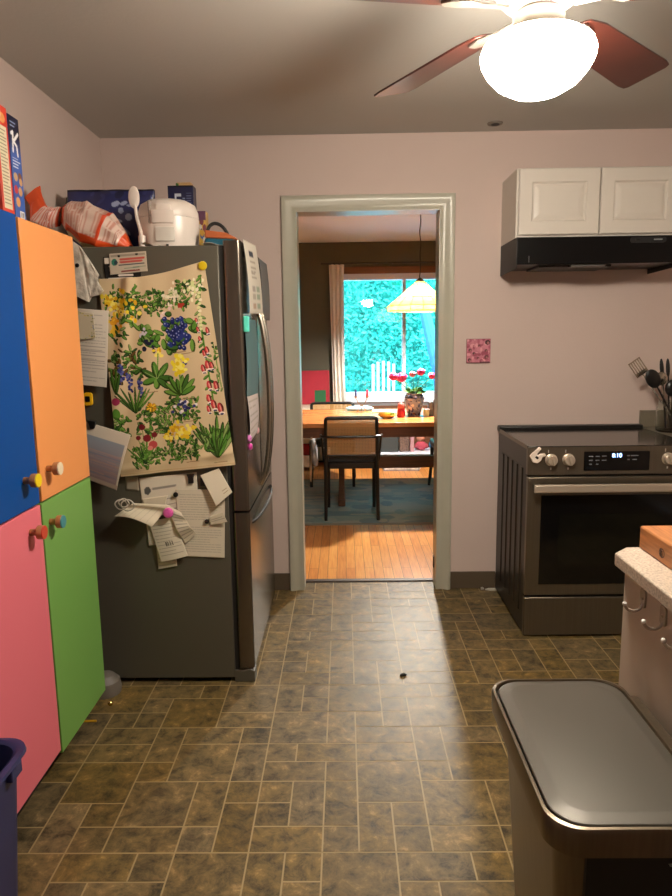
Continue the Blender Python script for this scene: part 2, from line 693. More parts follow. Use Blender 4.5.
# ------------------------------------------------------------------ the setting: dining room
WY = 7.69
DXL, DXR = -1.7, 2.9
WX0, WX1, WZ0, WZ1 = -0.02, 1.37, 0.72, 2.10
struct(obj('floor_dining', MB().box(DXL, DXR, D2, WY + .15, -.05, 0), m_oak, smooth=0))
struct(obj('ceiling_dining', MB().box(DXL - .1, DXR + .1, D2, WY + .15, CEIL, CEIL + .1), m_dceil, smooth=0))
mb = MB()
mb.box(DXL - .1, WX0, WY, WY + .15, 0, CEIL)
mb.box(WX1, DXR + .1, WY, WY + .15, 0, CEIL)
mb.box(WX0, WX1, WY, WY + .15, WZ1, CEIL)
mb.box(WX0, WX1, WY, WY + .15, 0, WZ0)
struct(obj('wall_far', mb, m_dwall, smooth=0))
struct(obj('wall_dining_left', MB().box(DXL - .1, DXL, D2, WY, 0, CEIL), m_dwall, smooth=0))
struct(obj('wall_dining_right', MB().box(DXR, DXR + .1, D2, WY, 0, CEIL), m_dwall, smooth=0))
mb = MB()
mb.box(DXL, OX0 - .12, D2, D2 + .01, 0, CEIL)
mb.box(OX1 + .12, DXR, D2, D2 + .01, 0, CEIL)
mb.box(OX0 - .12, OX1 + .12, D2, D2 + .01, OZ + .12, CEIL)
struct(obj('wall_near', mb, m_dwall, smooth=0))
# window: white frame, one mullion, panes
mb = MB()
fw = .06
mb.box(WX0 - .03, WX0 + fw - .03, WY - .02, WY + .12, WZ0, WZ1)
mb.box(WX1 - fw + .03, WX1 + .03, WY - .02, WY + .12, WZ0, WZ1)
mb.box(WX0 - .03, WX1 + .03, WY - .02, WY + .12, WZ1 - .065, WZ1)
mb.box(WX0 - .03, WX1 + .03, WY - .02, WY + .12, WZ0, WZ0 + .075)
mb.box(.657, .693, WY + .0, WY + .09, WZ0 + .07, WZ1 - .06)
win = struct(obj('window_1', mb, m_white2, bevel=.003))
g = obj('window_pane', MB().box(WX0 + .03, WX1 - .03, WY + .052, WY + .054, WZ0 + .07, WZ1 - .06), m_glass, win, smooth=0)
struct(obj('trim_4', MB().box(WX0 - .02, WX1 + .06, WY - .025, WY, WZ1, WZ1 + .075), m_dwood, bevel=.003))
struct(obj('trim_5', MB().box(WX0 - .02, WX1 + .06, WY - .06, WY, WZ0 - .03, WZ0), m_white2, bevel=.003))

# ------------------------------------------------------------------ outdoors
m_fol = mat('foliage teal', (40, 178, 150), 0.7, noise=(1.5, .35))  # mottled teal leaf colour of the garden trees
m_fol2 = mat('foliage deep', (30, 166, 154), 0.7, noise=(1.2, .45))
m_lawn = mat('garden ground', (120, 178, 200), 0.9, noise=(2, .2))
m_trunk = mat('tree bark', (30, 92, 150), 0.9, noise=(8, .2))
struct(obj('ground_outdoors', MB().box(-14, 18, WY + .15, 30, -.35, -.3), m_lawn, smooth=0))


def leaves(n, fn, size, seed):
    r = random.Random(seed)
    mb = MB()
    for _ in range(n):
        c = Vector(fn(r))
        a = Vector((r.gauss(0, 1), r.gauss(0, 1), r.gauss(0, 1))).normalized()
        bb = a.orthogonal().normalized()
        s = size * r.uniform(.6, 1.4)
        v = mb.verts([c - a * s, c + bb * s * .5, c + a * s, c - bb * s * .5])
        mb.face(v)
    return mb


def hedge_pt(r):
    x = r.uniform(-3.5, 7.5)
    return (x, 15.4 + r.uniform(-.8, .8) + .3 * math.sin(x * 1.7), r.uniform(-.2, 5.8))


hd = obj('garden_foliage', leaves(52000, hedge_pt, .055, 1), m_fol2, smooth=0)
hd['kind'] = 'stuff'
tag(hd, 'dense turquoise green wall of leaves filling the garden behind the window', 'foliage')
hb = obj('garden_hedge', MB().box(-8, 12, 16.6, 17.0, -.3, 7.0), m_fol2, smooth=0)
hb['kind'] = 'structure'


def tree(x, y, h, lean, rr, m, seed, label):
    t = thing('garden_tree', label, 'tree', (x, y, -.3))
    obj('trunk', MB().tube([(x, y, -.3), (x + lean * .4, y, h * .4), (x + lean, y, h), (x + lean * 1.3, y + .1, h + .8)], [.13, .11, .09, .04], 10), m_trunk, t)

    def pt(r):
        d = Vector((r.gauss(0, 1), r.gauss(0, 1), r.gauss(0, 1))).normalized() * rr * r.uniform(.55, 1)
        return (x + lean * 1.2 + d.x, y + d.y * .8, h + .7 + d.z * .8)
    obj('crown', leaves(7000, pt, .05, seed), m, t, smooth=0)


tree(1.85, 12.0, 2.3, -.55, .95, m_fol, 5, 'leaning garden tree with a bluish trunk behind the right window pane')
tree(-1.6, 12.6, 1.9, .3, 1.25, m_fol, 6, 'rounded garden tree behind the left window pane')

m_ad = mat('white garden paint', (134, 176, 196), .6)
t = thing('garden_chair', 'white slatted garden chair seen through the window', 'garden chair', (.56, 9.6, -.3))
for i, x in enumerate((.41, .48, .555, .63, .70)):
    obj('back_slat', MB().box(x - .02, x + .02, 9.60 + .02, 9.62 + .02, .2, 1.02 + .06 * math.sin(PI * (i + .5) / 5)), m_ad, t, bevel=.004)
obj('seat', MB().box(.36, .75, 9.15, 9.62, .12, .15), m_ad, t, bevel=.004)
for x in (.33, .78):
    obj('armrest', MB().box(x - .04, x + .04, 9.1, 9.65, .38, .405), m_ad, t, bevel=.004)
    obj('leg', MB().box(x - .02, x + .02, 9.14, 9.2, -.3, .38), m_ad, t)
    obj('leg', MB().box(x - .02, x + .02, 9.6, 9.66, -.3, .38), m_ad, t)

# ------------------------------------------------------------------ tall cupboard with four coloured doors
CX = -0.93
CT = 1.772
t = thing('tall_cupboard', 'tall cupboard with blue, orange, pink and green doors along the left wall', 'cupboard', (-1.09, 2.02, 0))
mb = MB()
mb.box(XL + .005, CX - .02, 1.606, 2.42, .105, CT)
obj('carcass', mb, m_cabin, t, bevel=.002)
obj('plinth', MB().box(XL + .005, CX - .07, 1.606, 2.42, 0, .105), m_bmatte, t)


def cup_door(name, y0, y1, z0, z1, m, kn_y, kn_z, kc, edge=None):
    d = obj(name, MB().box(CX - .018, CX, y0, y1, z0, z1), m, t, bevel=.0015)
    k = obj('knob', MB().lathe([(.010, 0), (.010, .018), (.0205, .024), (.0205, .040)], (0, 0, 0), 24, frame_mx((CX, kn_y, kn_z), (0, 1, 0), (0, 0, 1))), m_birch, d, bevel=.001)
    c = obj('knob_cap', MB().lathe([(.0203, 0), (.0203, .003), (.019, .004)], (0, 0, 0), 24, frame_mx((CX + .040, kn_y, kn_z), (0, 1, 0), (0, 0, 1))), mat(kc[0] + ' knob paint', kc[1], .4), k)
    c['label'] = kc[0] + ' round knob face'
    return d


cup_door('upper_door', 1.608, 2.007, .929, CT, m_blue, 1.918, 1.017, ('yellow', (246, 214, 20)))['label'] = 'blue upper door'
cup_door('upper_door', 2.022, 2.42, .929, CT - .004, m_orange, 2.073, 1.022, ('cream', (244, 226, 196)))['label'] = 'orange upper door'
cup_door('lower_door', 1.608, 2.007, .107, .923, m_pink, 1.928, .859, ('red', (206, 72, 50)))['label'] = 'pink lower door'
cup_door('lower_door', 2.017, 2.42, .09, .923, m_green, 2.064, .854, ('teal', (70, 148, 160)))['label'] = 'green lower door'


# cereal boxes on the cupboard
def carton(name, label, x0, x1, y0, y1, z0, z1, canv, m_body, cat='box'):
    t = thing(name, label, cat, ((x0 + x1) / 2, (y0 + y1) / 2, z0))
    obj('carton', MB().box(x0, x1 - .0006, y0, y1, z0, z1), m_body, t, bevel=.001)
    if canv is not None:
        sheet('printed_side', canv, quad_fn((x1, y0, z1), (x1, y1, z1), (x1, y1, z0), (x1, y0, z0)), m_gloss, t, .0004)
    return t


cv = Canvas(7, 29, 42, (52, 92, 176))
cv.rect(0, 0, 7, 5.5, (18, 22, 54))
for k in range(40):
    tt = k / 39
    cv.rect(0, 5.5 + 5 * tt, 7, 6 + 5 * tt + .3, tuple(int(a + (b_ - a) * tt) for a, b_ in zip((18, 22, 54), (52, 92, 176))))
cv.text_lines(1.2, 1.2, 5, 3.2, 2, (150, 170, 210))
for (a, b_, c_, d_) in ((2.6, 4.4, 1.9, 9.8), (5.9, 4.4, 2.4, 7.2), (2.6, 7.0, 4.6, 8.0), (4.6, 8.0, 4.9, 10.6), (1.4, 5.0, 2.6, 4.4)):
    cv.line(a, b_, c_, d_, .95, (240, 240, 240))
cv.text_lines(1.2, 11.3, 6, 14.6, 4, (214, 224, 240))
for (x, y, r, c) in ((2.2, 17, 1.25, (196, 158, 112)), (5, 16.6, 1.2, (120, 72, 44)), (5.4, 18, 1.1, (206, 160, 110)), (1.8, 20.6, 1.2, (190, 50, 50)), (4.6, 20.8, 1.3, (200, 150, 104)), (2.6, 24, 1.4, (220, 160, 96))):
    cv.ell(x, y, r, r, c)
cv.rect(3.2, 26.4, 6.2, 28.6, (236, 236, 232))
for k in range(6):
    cv.rect(3.6 + k * .42, 26.8, 3.8 + k * .42, 28.2, (30, 30, 30))
carton('cereal_box', 'blue cereal box with a white letter K standing on the cupboard', -1.15, -.957, 2.068, 2.133, CT, 2.062, cv, mat('cereal blue', (40, 74, 156), .45), 'cereal box')
cv = Canvas(7, 30, 42, (214, 62, 44))
cv.rect(1.3, 5.5, 6.0, 28, (226, 216, 186))
cv.text_lines(1.7, 6.2, 5.6, 27, 22, (150, 142, 116))
cv.ell(4, 3.3, 1.7, 1.4, (236, 160, 96))
cv.ell(2.6, 2.3, .8, 1.3, (240, 220, 200))
carton('cereal_box', 'red cereal box with a cream panel at the left end of the cupboard', -1.15, -.957, 1.992, 2.062, CT, 2.072, cv, mat('cereal red', (206, 56, 40), .45), 'cereal box')

# ------------------------------------------------------------------ fridge
FY0, FX1 = 2.64, -.452
t = thing('refrigerator', 'dark stainless french door fridge covered with notes', 'fridge', (-.8, 3.06, 0))
mb = MB()
mb.box(-1.215, -.468, FY0, 3.5, .02, 1.763)
obj('body', mb, m_fside, t, bevel=.004)
obj('door_gasket', MB().box(-.468, -.452, FY0 + .012, 3.49, .05, 1.763), m_gask, t)
for y0, y1 in ((FY0, 3.066), (3.074, 3.5)):
    d = obj('upper_door', MB().prism(rrect(-.452, -.385, y0, y1, .014), 'z', .735, 1.78), m_fdoor, t, smooth=40)
    hy = 3.03 if y0 < 3 else 3.11
    obj('door_handle', MB().tube(bez((-.39, hy, 1.56), (-.315, hy, 1.5), (-.315, hy, .82), (-.39, hy, .76), 24), .0115, 10), m_ssl, d)
d = obj('freezer_drawer', MB().prism(rrect(-.452, -.385, FY0, 3.5, .014), 'z', .062, .725), m_fdoor, t, smooth=40)
obj('drawer_handle', MB().tube(bez((-.39, 2.72, .665), (-.352, 2.8, .665), (-.352, 3.35, .665), (-.39, 3.43, .665), 24), .007, 10), m_gask, d)
obj('hinge_foot', MB().prism([(-.47, .0), (-.385, .0), (-.385, .045), (-.405, .058), (-.43, .05), (-.47, .05)], 'y', FY0 + .002, FY0 + .06), m_fside, t, bevel=.003)
obj('hinge_pin', MB().cyl((-.425, FY0 + .03, .045), (-.425, FY0 + .03, .064), .014), m_ssl, t)
obj('base_grille', MB().box(-.5, -.42, FY0 + .07, 3.49, .012, .06), m_black, t)

FS = FY0 - .0015


def P(x, z, off=0.0):
    return (x, FS - off, z)


# tea towel with a printed herbarium of flowers
cv = Canvas(46, 76, 320, (206, 186, 150), .06)
GR = [(62, 102, 42), (84, 132, 50), (108, 152, 64), (46, 78, 38), (130, 158, 88)]
YE = [(232, 208, 60), (224, 186, 40), (240, 226, 110), (206, 160, 40)]
rr_ = random.Random(5)


def foliage(cx, cy, w_, h_, n, cols=GR, L=3.2, W=1.1):
    for _ in range(n):
        x = cx + rr_.uniform(-.5, .5) * w_
        y = cy + rr_.uniform(-.5, .5) * h_
        a = rr_.uniform(0, 2 * PI)
        l = L * rr_.uniform(.5, 1.1)
        cv.leaf(x, y, x + l * math.cos(a), y + l * math.sin(a), W * rr_.uniform(.7, 1.3), rr_.choice(cols))


def dots(cx, cy, w_, h_, n, cols, r=.8):
    for _ in range(n):
        x = cx + rr_.gauss(0, .28) * w_
        y = cy + rr_.gauss(0, .28) * h_
        cv.ell(x, y, r * rr_.uniform(.6, 1.2), r * rr_.uniform(.6, 1.2), rr_.choice(cols))


def fan_leaves(cx, cy, n, L, W, spread=1.2, cols=GR):
    for k in range(n):
        a = -PI / 2 + spread * (k / (n - 1) - .5) * 2 + rr_.uniform(-.08, .08)
        l = L * rr_.uniform(.75, 1.1)
        cv.leaf(cx, cy, cx + l * math.cos(a), cy + l * math.sin(a), W, rr_.choice(cols))


# vine along the top
foliage(9, 8, 16, 8, 70, GR[:3], 2.6, 1.0)
foliage(18, 10.5, 14, 8, 100, GR, 2.6, 1.0)
foliage(28, 10, 14, 7, 60, GR, 2.6, 1.0)
foliage(38, 7.5, 10, 6, 50, GR, 2.4, .9)
dots(31, 9, 9, 5, 26, [(226, 220, 196), (236, 230, 206), (200, 206, 160)], .7)
dots(40, 8, 6, 6, 22, [(230, 224, 190), (206, 212, 150)], .7)
dots(27, 16, 5, 5, 10, [(222, 200, 196), (240, 224, 210)], .6)
foliage(35.5, 12.5, 4, 3, 10)
dots(33.4, 12.8, 2, 2, 5, [(168, 60, 48)], .7)
dots(7.5, 11.5, 12, 9, 46, YE, .9)
dots(4, 9, 6, 5, 18, YE, .9)
dots(8, 12.5, 9, 9, 10, [(60, 46, 24)], .45)
foliage(9, 15.5, 12, 4, 18)
dots(4.6, 18.5, 5, 6, 18, [(222, 160, 44), (232, 190, 60)], 1.0)
foliage(6, 22, 6, 5, 12)
# bilberries
foliage(17, 23.5, 9, 7, 20, GR[1:3] + [GR[4]], 4.6, 2.2)
dots(19, 26, 7, 5, 7, [(34, 34, 58)], .9)
dots(16.5, 21.5, 3, 3, 7, [(196, 190, 204)], .6)
foliage(7.5, 33, 12, 10, 90, GR + [(96, 70, 36), (116, 92, 44)], 3, 1.2)
# grapes
foliage(30.8, 22.5, 14, 13, 26, GR[:3], 5, 2.6)
for _ in range(64):
    x = 30.3 + rr_.gauss(0, 2.3)
    y = 23.8 + rr_.gauss(0, 3.0)
    cv.ell(x, y, .95, .95, rr_.choice([(30, 38, 92), (44, 58, 128), (36, 46, 110)]))
    cv.ell(x - .25, y - .3, .26, .26, (150, 160, 214))
# broad leaved plant
dots(21.4, 29.5, 3, 4, 8, YE, .8)
cv.line(21.2, 30, 20, 37, .5, GR[2])
for (x, y, a) in ((15, 36.5, -2.4), (19, 34.5, -1.7), (23.4, 35.5, -.9), (24.5, 40, -.1), (15, 40.5, 3.0), (19, 42.5, 1.6), (23, 42.8, .7)):
    cv.leaf(19.5, 39.5, 19.5 + (x - 19.5) * 1.35, 39.5 + (y - 39.5) * 1.35, 2.7, rr_.choice(GR[:3]))
for (x, y) in ((15, 36.5), (23.4, 35.5), (19, 34.5)):
    cv.line(19.5, 39.5, x, y, .3, GR[4])
# cowslip
fan_leaves(28.5, 47, 8, 8, 2.2, 1.25, GR[:3])
cv.line(28.6, 46, 29.2, 36, .6, GR[2])
dots(29.6, 35.5, 5, 8, 40, [(240, 226, 60), (228, 206, 40), (246, 238, 120)], .9)
# foxglove column
cv.line(43.5, 6, 40.6, 18, .7, GR[1])
cv.line(40.6, 18, 41.2, 56, .8, GR[1])
for k in range(26):
    y = 5 + k * 2.0
    x = 43.8 - min(1, (y - 5) / 13) * 3.0
    cv.leaf(x, y, x + rr_.choice((-2.4, 2.4)), y + 1.4, 1.1, rr_.choice(GR[1:]))
for k in range(13):
    y = 8 + k * 1.3
    cv.ell(42.2 - k * .14 + rr_.uniform(-1.1, .6), y, .75, .6, rr_.choice([(228, 220, 190), (214, 214, 160)]))
for (x, y, s) in ((38.9, 20, .8), (39, 23.5, .9), (42.8, 24.5, 1.1), (39.2, 27, .9), (41.4, 31.5, 1.2), (40.2, 32.6, 1.1), (40.8, 37, 1.5), (38.8, 38, 1.3), (42.4, 37.4, 1.2), (40.2, 44.5, 1.4), (43, 45, 1.5), (39.3, 49.5, 1.4), (40.9, 52, 1.6), (43.4, 53.5, 1.7), (38.6, 53.5, 1.2)):
    cv.leaf(x, y - s, x + .5, y + s * 1.4, s * 1.5, (196, 62, 66))
    cv.leaf(x + .2, y - s * .6, x + .6, y + s * 1.2, s * .6, (232, 140, 130))
    cv.ell(x + .5, y + s * 1.4, s * .75, s * .38, (236, 222, 210))
    cv.ell(x + .5, y + s * 1.55, s * .5, s * .2, (48, 48, 92))
fan_leaves(39.8, 72.5, 26, 15, 1.7, .72, GR[:3] + [GR[4]])
fan_leaves(40, 72.5, 14, 10, 1.5, .55, GR[1:3] + [GR[4]])
foliage(36, 67, 4, 7, 10)
cv.line(44.5, 30, 45.3, 46, .4, GR[2])
foliage(44.9, 38, 1.6, 18, 18, GR[1:], 1.8, .7)
# hyacinths
for (x, y) in ((5.3, 36.5), (8.3, 40), (12.4, 42.6)):
    for k in range(30):
        cv.ell(x + rr_.uniform(-.9, .9), y + rr_.uniform(-3.8, 3.4), .5, .5, rr_.choice([(40, 42, 92), (58, 62, 130), (90, 96, 160)]))
fan_leaves(9.2, 52, 13, 11, .9, .85, GR)
fan_leaves(2.4, 44, 4, 9, 1.4, .3, GR[:2])
# thistle
cv.ell(1.8, 46.6, 1.7, 1.5, (156, 52, 88))
cv.ell(1.4, 51.5, 1.6, 2.2, GR[1])
foliage(2.6, 57, 6, 9, 46, GR, 2.6, 1)
# marigold
foliage(16.2, 55.5, 12, 10, 110, GR, 2.8, 1.0)
for k in range(26):
    a = rr_.uniform(0, 2 * PI)
    cv.leaf(15.7, 50.3, 15.7 + 2.3 * math.cos(a), 50.3 + 1.9 * math.sin(a), .8, rr_.choice([(232, 180, 36), (240, 200, 60), (214, 150, 30)]))
# violets
foliage(28.6, 52.5, 12, 9, 90, GR, 2.6, 1.0)
for _ in range(26):
    x, y = 28.6 + rr_.gauss(0, 2.3), 52 + rr_.gauss(0, 2.2)
    cv.ell(x, y, .7, .6, rr_.choice([(58, 62, 124), (190, 196, 224), (226, 226, 230), (44, 46, 90)]))
# primroses
foliage(26.8, 67, 12, 9, 130, GR, 2.4, .9)
dots(26, 61, 10, 7, 34, YE, .85)
dots(21, 62.5, 3, 4, 9, YE, .8)
# carnations
fan_leaves(10.8, 72, 11, 9, .8, .9, GR)
foliage(11, 69, 10, 8, 70, GR, 2.2, .8)
foliage(17.6, 69.5, 6, 5, 26, GR, 2.2, .9)
for (x, y, r, c) in ((11, 57.5, 1.3, (104, 30, 36)), (9, 61.5, 1.0, (112, 34, 40)), (12.4, 62, 1.6, (120, 36, 42)), (15.4, 61, 1.2, (112, 34, 40)), (14.4, 64.8, 1.7, (186, 76, 76)), (13.2, 66, 1.0, (214, 130, 120))):
    cv.ell(x, y, r, r * .9, c)
    cv.line(x, y + r, 11, 70, .25, GR[1])
for (x, y) in ((28, 30.8), (14, 44.5), (28.5, 48.6), (28, 57.4), (14, 59.5), (27, 73), (38, 74.3), (31, 31.6)):
    cv.line(x, y, x + 5, y - .1, .28, (150, 124, 90))
cv.line(0, 75.2, 46, 75.2, .2, (196, 170, 130))


def towel_fn(u, v):
    tl, tr_, br_, bl = Vector((-.925, 0, 1.645)), Vector((-.522, 0, 1.705)), Vector((-.43, 0, .926)), Vector((-.885, 0, .883))
    p = (1 - v) * ((1 - u) * tl + u * tr_) + v * ((1 - u) * bl + u * br_)
    p.z -= .022 * math.sin(PI * u) * (1 - v) ** 2 * (1 - .25 * u)
    off = .006 + .012 * v
    # soft folds running down from the pinned corners
    d = (u - .12) * .9 + (v - .1) * .35
    off += .022 * math.exp(-((d - .12) / .06) ** 2) * max(0, 1 - v) ** .6
    off += .006 * math.exp(-(((1 - u) * .8 - v * .25) / .06) ** 2) * (.3 + v)
    off += .004 * math.sin(7 * u + 1.5 * v) * v + .003 * math.sin(17 * u + 5 * v)
    off += .007 * math.exp(-((v - .965 + .03 * u) / .02) ** 2) * (.5 + .5 * math.sin(9 * u))
    return (p.x, FS - max(.003, off), p.z)


o = sheet('tea_towel', cv, towel_fn, m_cloth, None, .0015)
tag(o, 'cream tea towel printed with flowers and herbs hanging on the fridge side', 'tea towel')


def magnet(name, x, z, off, r, m, label, h=.008, cat='magnet'):
    o = obj(name, MB().lathe([(r * .95, 0), (r, h * .3), (r * .92, h * .8), (r * .6, h)], (0, 0, 0), 20, frame_mx(P(x, z, off), (1, 0, 0), (0, 0, 1))), m)
    return tag(o, label, cat)


magnet('round_magnet', -.527, 1.687, .007, .017, mat('magnet yellow', (206, 178, 20), .4), 'yellow round magnet pinning the top right corner of the tea towel')


def paper(name, label, pts, off, draw=None, base=(222, 212, 194), n=44, curl=None, cat='paper', m=None, thick=.0006):
    (a, b_, c_, d_) = pts
    wv = (Vector(b_) - Vector(a)).length
    hv = (Vector(d_) - Vector(a)).length
    cv = Canvas(100, 100 * hv / wv, n, base)
    if draw:
        draw(cv)
    o = sheet(name, cv, quad_fn(P(*a, off), P(*b_, off), P(*c_, off), P(*d_, off), curl), m or m_print, None, thick)
    return tag(o, label, cat)


INK = (158, 150, 136)


def d_lines(n=14, ink=INK, x0=8, x1=92, y0=.06, y1=.94):
    return lambda c: c.text_lines(x0, c.h * y0, x1, c.h * y1, n, ink, c.h * (y1 - y0) / n * .22)


def d_black(c):
    c.rect(2, 3, 28, c.h * .28, (214, 206, 192))
    for (x, y) in ((14, .38), (20, .38), (26, .38)):
        c.rect(x, c.h * y, x + 3.5, c.h * (y + .2), (220, 214, 204))
    c.line(15, c.h * .38, 28, c.h * .58, 4, (220, 214, 204))
    c.text_lines(40, c.h * .66, 92, c.h * .82, 1, (220, 214, 204), 6)
    c.text_lines(12, c.h * .8, 46, c.h * .98, 1, (220, 214, 204), 9)
    c.text_lines(50, c.h * .82, 86, c.h * .98, 1, (220, 214, 204), 8)


paper('black_flyer', 'black flyer with white lettering partly behind the striped card above the tea towel', ((-.903, 1.725), (-.763, 1.727), (-.764, 1.636), (-.901, 1.632)), .001, d_black, (22, 21, 20), 60, cat='flyer')


def d_card(c):
    c.rect(4, 4, 96, 9, (150, 140, 128))
    c.ell(13, c.h * .42, 8, 9, (46, 120, 100))
    c.ell(17, c.h * .45, 5, 6, (40, 60, 70))
    c.text_lines(30, c.h * .24, 92, c.h * .50, 2, (186, 84, 74), 6, .12)
    c.text_lines(26, c.h * .52, 92, c.h * .64, 1, (70, 74, 84), 3.4, .12)
    c.line(40, c.h * .76, 95, c.h * .73, 2, (92, 130, 112))
    c.text_lines(32, c.h * .84, 84, c.h * .96, 1, (130, 64, 60), 4)
    c.ell(26, 8, 4, 3, (20, 20, 20))
    c.ell(74, 6, 4, 3, (20, 20, 20))


paper('business_card', 'small grey business card with red lettering at the top of the fridge side', ((-.879, 1.736), (-.739, 1.744), (-.737, 1.671), (-.88, 1.659)), .004, d_card, (188, 178, 160), 70, cat='card')

# clear bag pinned at the left edge
def bagcurl(u, v):
    return (.0, -.012 - .01 * math.sin(9 * u + 4 * v) * math.sin(7 * v) - .02 * v, 0)


m_clear = mat('translucent plastic bag', (206, 198, 184), .25, noise=(30, .25), bump=(40, .6))
mb = MB()
pl = [(-1.02, 1.79), (-.985, 1.765), (-.95, 1.71), (-.921, 1.66), (-.93, 1.64), (-.905, 1.60), (-.922, 1.585), (-.955, 1.578), (-.965, 1.56), (-1.0, 1.578), (-1.03, 1.585)]
mb.prism(pl, 'y', FS - .014, FS - .004)
bmesh.ops.triangulate(mb.bm, faces=mb.bm.faces)
bmesh.ops.subdivide_edges(mb.bm, edges=mb.bm.edges, cuts=4, use_grid_fill=True)
for v in mb.bm.verts:
    if v.co.y < FS - .008:
        v.co.y -= .006 * (1 + math.sin(v.co.x * 90 + v.co.z * 60) * math.cos(v.co.z * 110))
o = obj('plastic_bag', mb, m_clear, smooth=60)
tag(o, 'crumpled clear plastic bag pinned high on the fridge beside the orange door', 'plastic bag')
magnet('round_magnet', -.992, 1.693, .028, .008, m_black, 'small black magnet on the crumpled clear plastic bag')


def d_form(c):
    c.text_lines(6, c.h * .05, 94, c.h * .95, 22, (166, 158, 148), 1.6)
    for k in range(9):
        c.line(8, c.h * (.42 + .06 * k), 92, c.h * (.42 + .06 * k), .8, (150, 142, 134))


paper('school_form', 'white ruled form hanging left of the tea towel', ((-1.035, 1.538), (-.886, 1.525), (-.913, 1.236), (-1.03, 1.25)), .026, d_form, (214, 206, 192), 60,
      lambda u, v: (0, -.012 * (1 - v) * math.sin(PI * u) - .004, 0))


def d_flor(c):
    r = random.Random(3)
    for _ in range(60):
        e_ = r.choice((0, 1, 2, 3))
        x, y = r.uniform(3, 97), r.uniform(.03, .97) * c.h
        if e_ == 0:
            x = r.uniform(86, 98)
        elif e_ == 1:
            y = c.h * r.uniform(.88, .98)
        elif e_ == 2:
            y = c.h * r.uniform(.02, .14)
        else:
            x = r.uniform(2, 16)
        c.ell(x, y, r.uniform(2, 4.5), r.uniform(1.5, 3), r.choice([(150, 150, 84), (196, 178, 96), (120, 124, 70), (140, 150, 170)]))


paper('greeting_card', 'small card with a leafy border on top of the ruled form', ((-1.035, 1.531), (-.94, 1.515), (-.937, 1.424), (-1.032, 1.414)), .044, d_flor, (198, 186, 160), 50, cat='card')

mb = MB()
mb.prism(rrect(-1.012, -.979, 1.165, 1.216, .01), 'y', FS - .012, FS)
o = thing('clip_magnet', 'yellow clip magnet on the fridge between the form and the photo', 'magnet', (-.995, FS, 1.165))
obj('clip_body', mb, mat('clip yellow', (236, 184, 20), .4), o, bevel=.002)
obj('clip_mouth', MB().prism(rrect(-1.006, -.988, 1.18, 1.202, .004), 'y', FS - .0145, FS - .0115), m_black, o)


def d_photo(c):
    h = c.h
    for k in range(80):
        t_ = k / 79
        c.rect(3, h * (.2 + .72 * t_), 95, h * (.22 + .72 * t_),
               tuple(int(a + (b2 - a) * t_) for a, b2 in zip((132, 140, 150), (150, 128, 132))))
    r = random.Random(9)
    for _ in range(30):
        y = h * r.uniform(.4, .9)
        c.line(4, y, 94, y + r.uniform(-4, 4), 2, r.choice([(150, 128, 134), (158, 138, 138), (126, 126, 140), (164, 140, 130)]))
    c.rect(0, 0, 100, h * .2, (196, 186, 170))
    c.rect(0, h * .92, 100, h, (178, 160, 144))


paper('photo_print', 'blurred sea and sky photo in a white border clipped left below the tea towel', ((-1.022, 1.112), (-.831, 1.051), (-.896, .834), (-1.022, .885)), .032, d_photo, (204, 194, 178), 70,
      lambda u, v: (0, -.014 * math.sin(PI * v) - .012 * v, 0), 'photo', m_gloss)
mb = MB()
mb.prism([(-.992, 1.112), (-.96, 1.106), (-.968, 1.078), (-.984, 1.078)], 'y', FS - .048, FS - .030)
o = tag(obj('binder_clip', mb, m_black, bevel=.003), 'black clip magnet holding the sea photo', 'magnet')

paper('blank_note', 'small plain grey note half under the tea towel hem', ((-.873, .879), (-.822, .878), (-.821, .821), (-.873, .826)), .001, None, (150, 142, 126), 8)


def d_head(c):
    c.ell(12, c.h * .32, 6, 7, (96, 94, 92))
    c.text_lines(22, c.h * .18, 78, c.h * .4, 1, (150, 144, 136), 4)
    c.line(4, c.h * .62, 96, c.h * .6, 1, (150, 144, 136))
    c.text_lines(6, c.h * .7, 94, c.h * .98, 2, INK, 2)


paper('letter_sheet', 'white letterhead sheet with a small round crest below the tea towel', ((-.818, .872), (-.588, .894), (-.588, .76), (-.81, .70)), .001, d_head, (220, 212, 196), 70, cat='letter')
paper('letter_sheet', 'large densely typed sheet low on the fridge with a folded bottom corner', ((-.675, .828), (-.478, .822), (-.491, .541), (-.671, .551)), .0035, d_lines(24, (176, 168, 154)), (212, 203, 184), 80, cat='letter')
o = obj('clip_magnet', MB().prism([(-.627, .888), (-.597, .89), (-.601, .873), (-.601, .852), (-.622, .850), (-.622, .872)], 'y', FS - .010, FS - .001), m_black, bevel=.001)
tag(o, 'black figure shaped magnet on the crest letterhead', 'magnet')
o = obj('clip_magnet', MB().box(-.574, -.553, FS - .012, FS, .84, .875), m_black, bevel=.002)
tag(o, 'small black bar magnet beside the folded white pad', 'magnet')
paper('folded_pad', 'thick folded white pad tilted at the right edge of the fridge side', ((-.571, .884), (-.498, .911), (-.446, .817), (-.512, .761)), .012, lambda c: c.text_lines(60, c.h * .7, 90, c.h * .9, 2, (160, 130, 90), 2), (226, 218, 198), 30,
      lambda u, v: (0, -.012 * v, 0), 'note pad', thick=.005)
paper('ticket_stub', 'small printed stub under the folded white pad', ((-.547, .712), (-.489, .736), (-.471, .695), (-.54, .679)), .010, d_lines(4), (206, 198, 178), 30, lambda u, v: (0, -.008 * u, 0), 'ticket')
magnet('round_magnet', -.555, .695, .006, .0095, m_black, 'small black magnet beside the printed stub')
magnet('round_magnet', -.674, .806, .0055, .0105, m_black, 'small black magnet above the pink magnet')


def d_rec(c):
    c.text_lines(8, c.h * .1, 92, c.h * .9, 10, (150, 140, 124), 2)
    for k in range(4):
        c.rect(38 + k * 8, c.h * .55, 43 + k * 8, c.h * .66, (110, 102, 92))


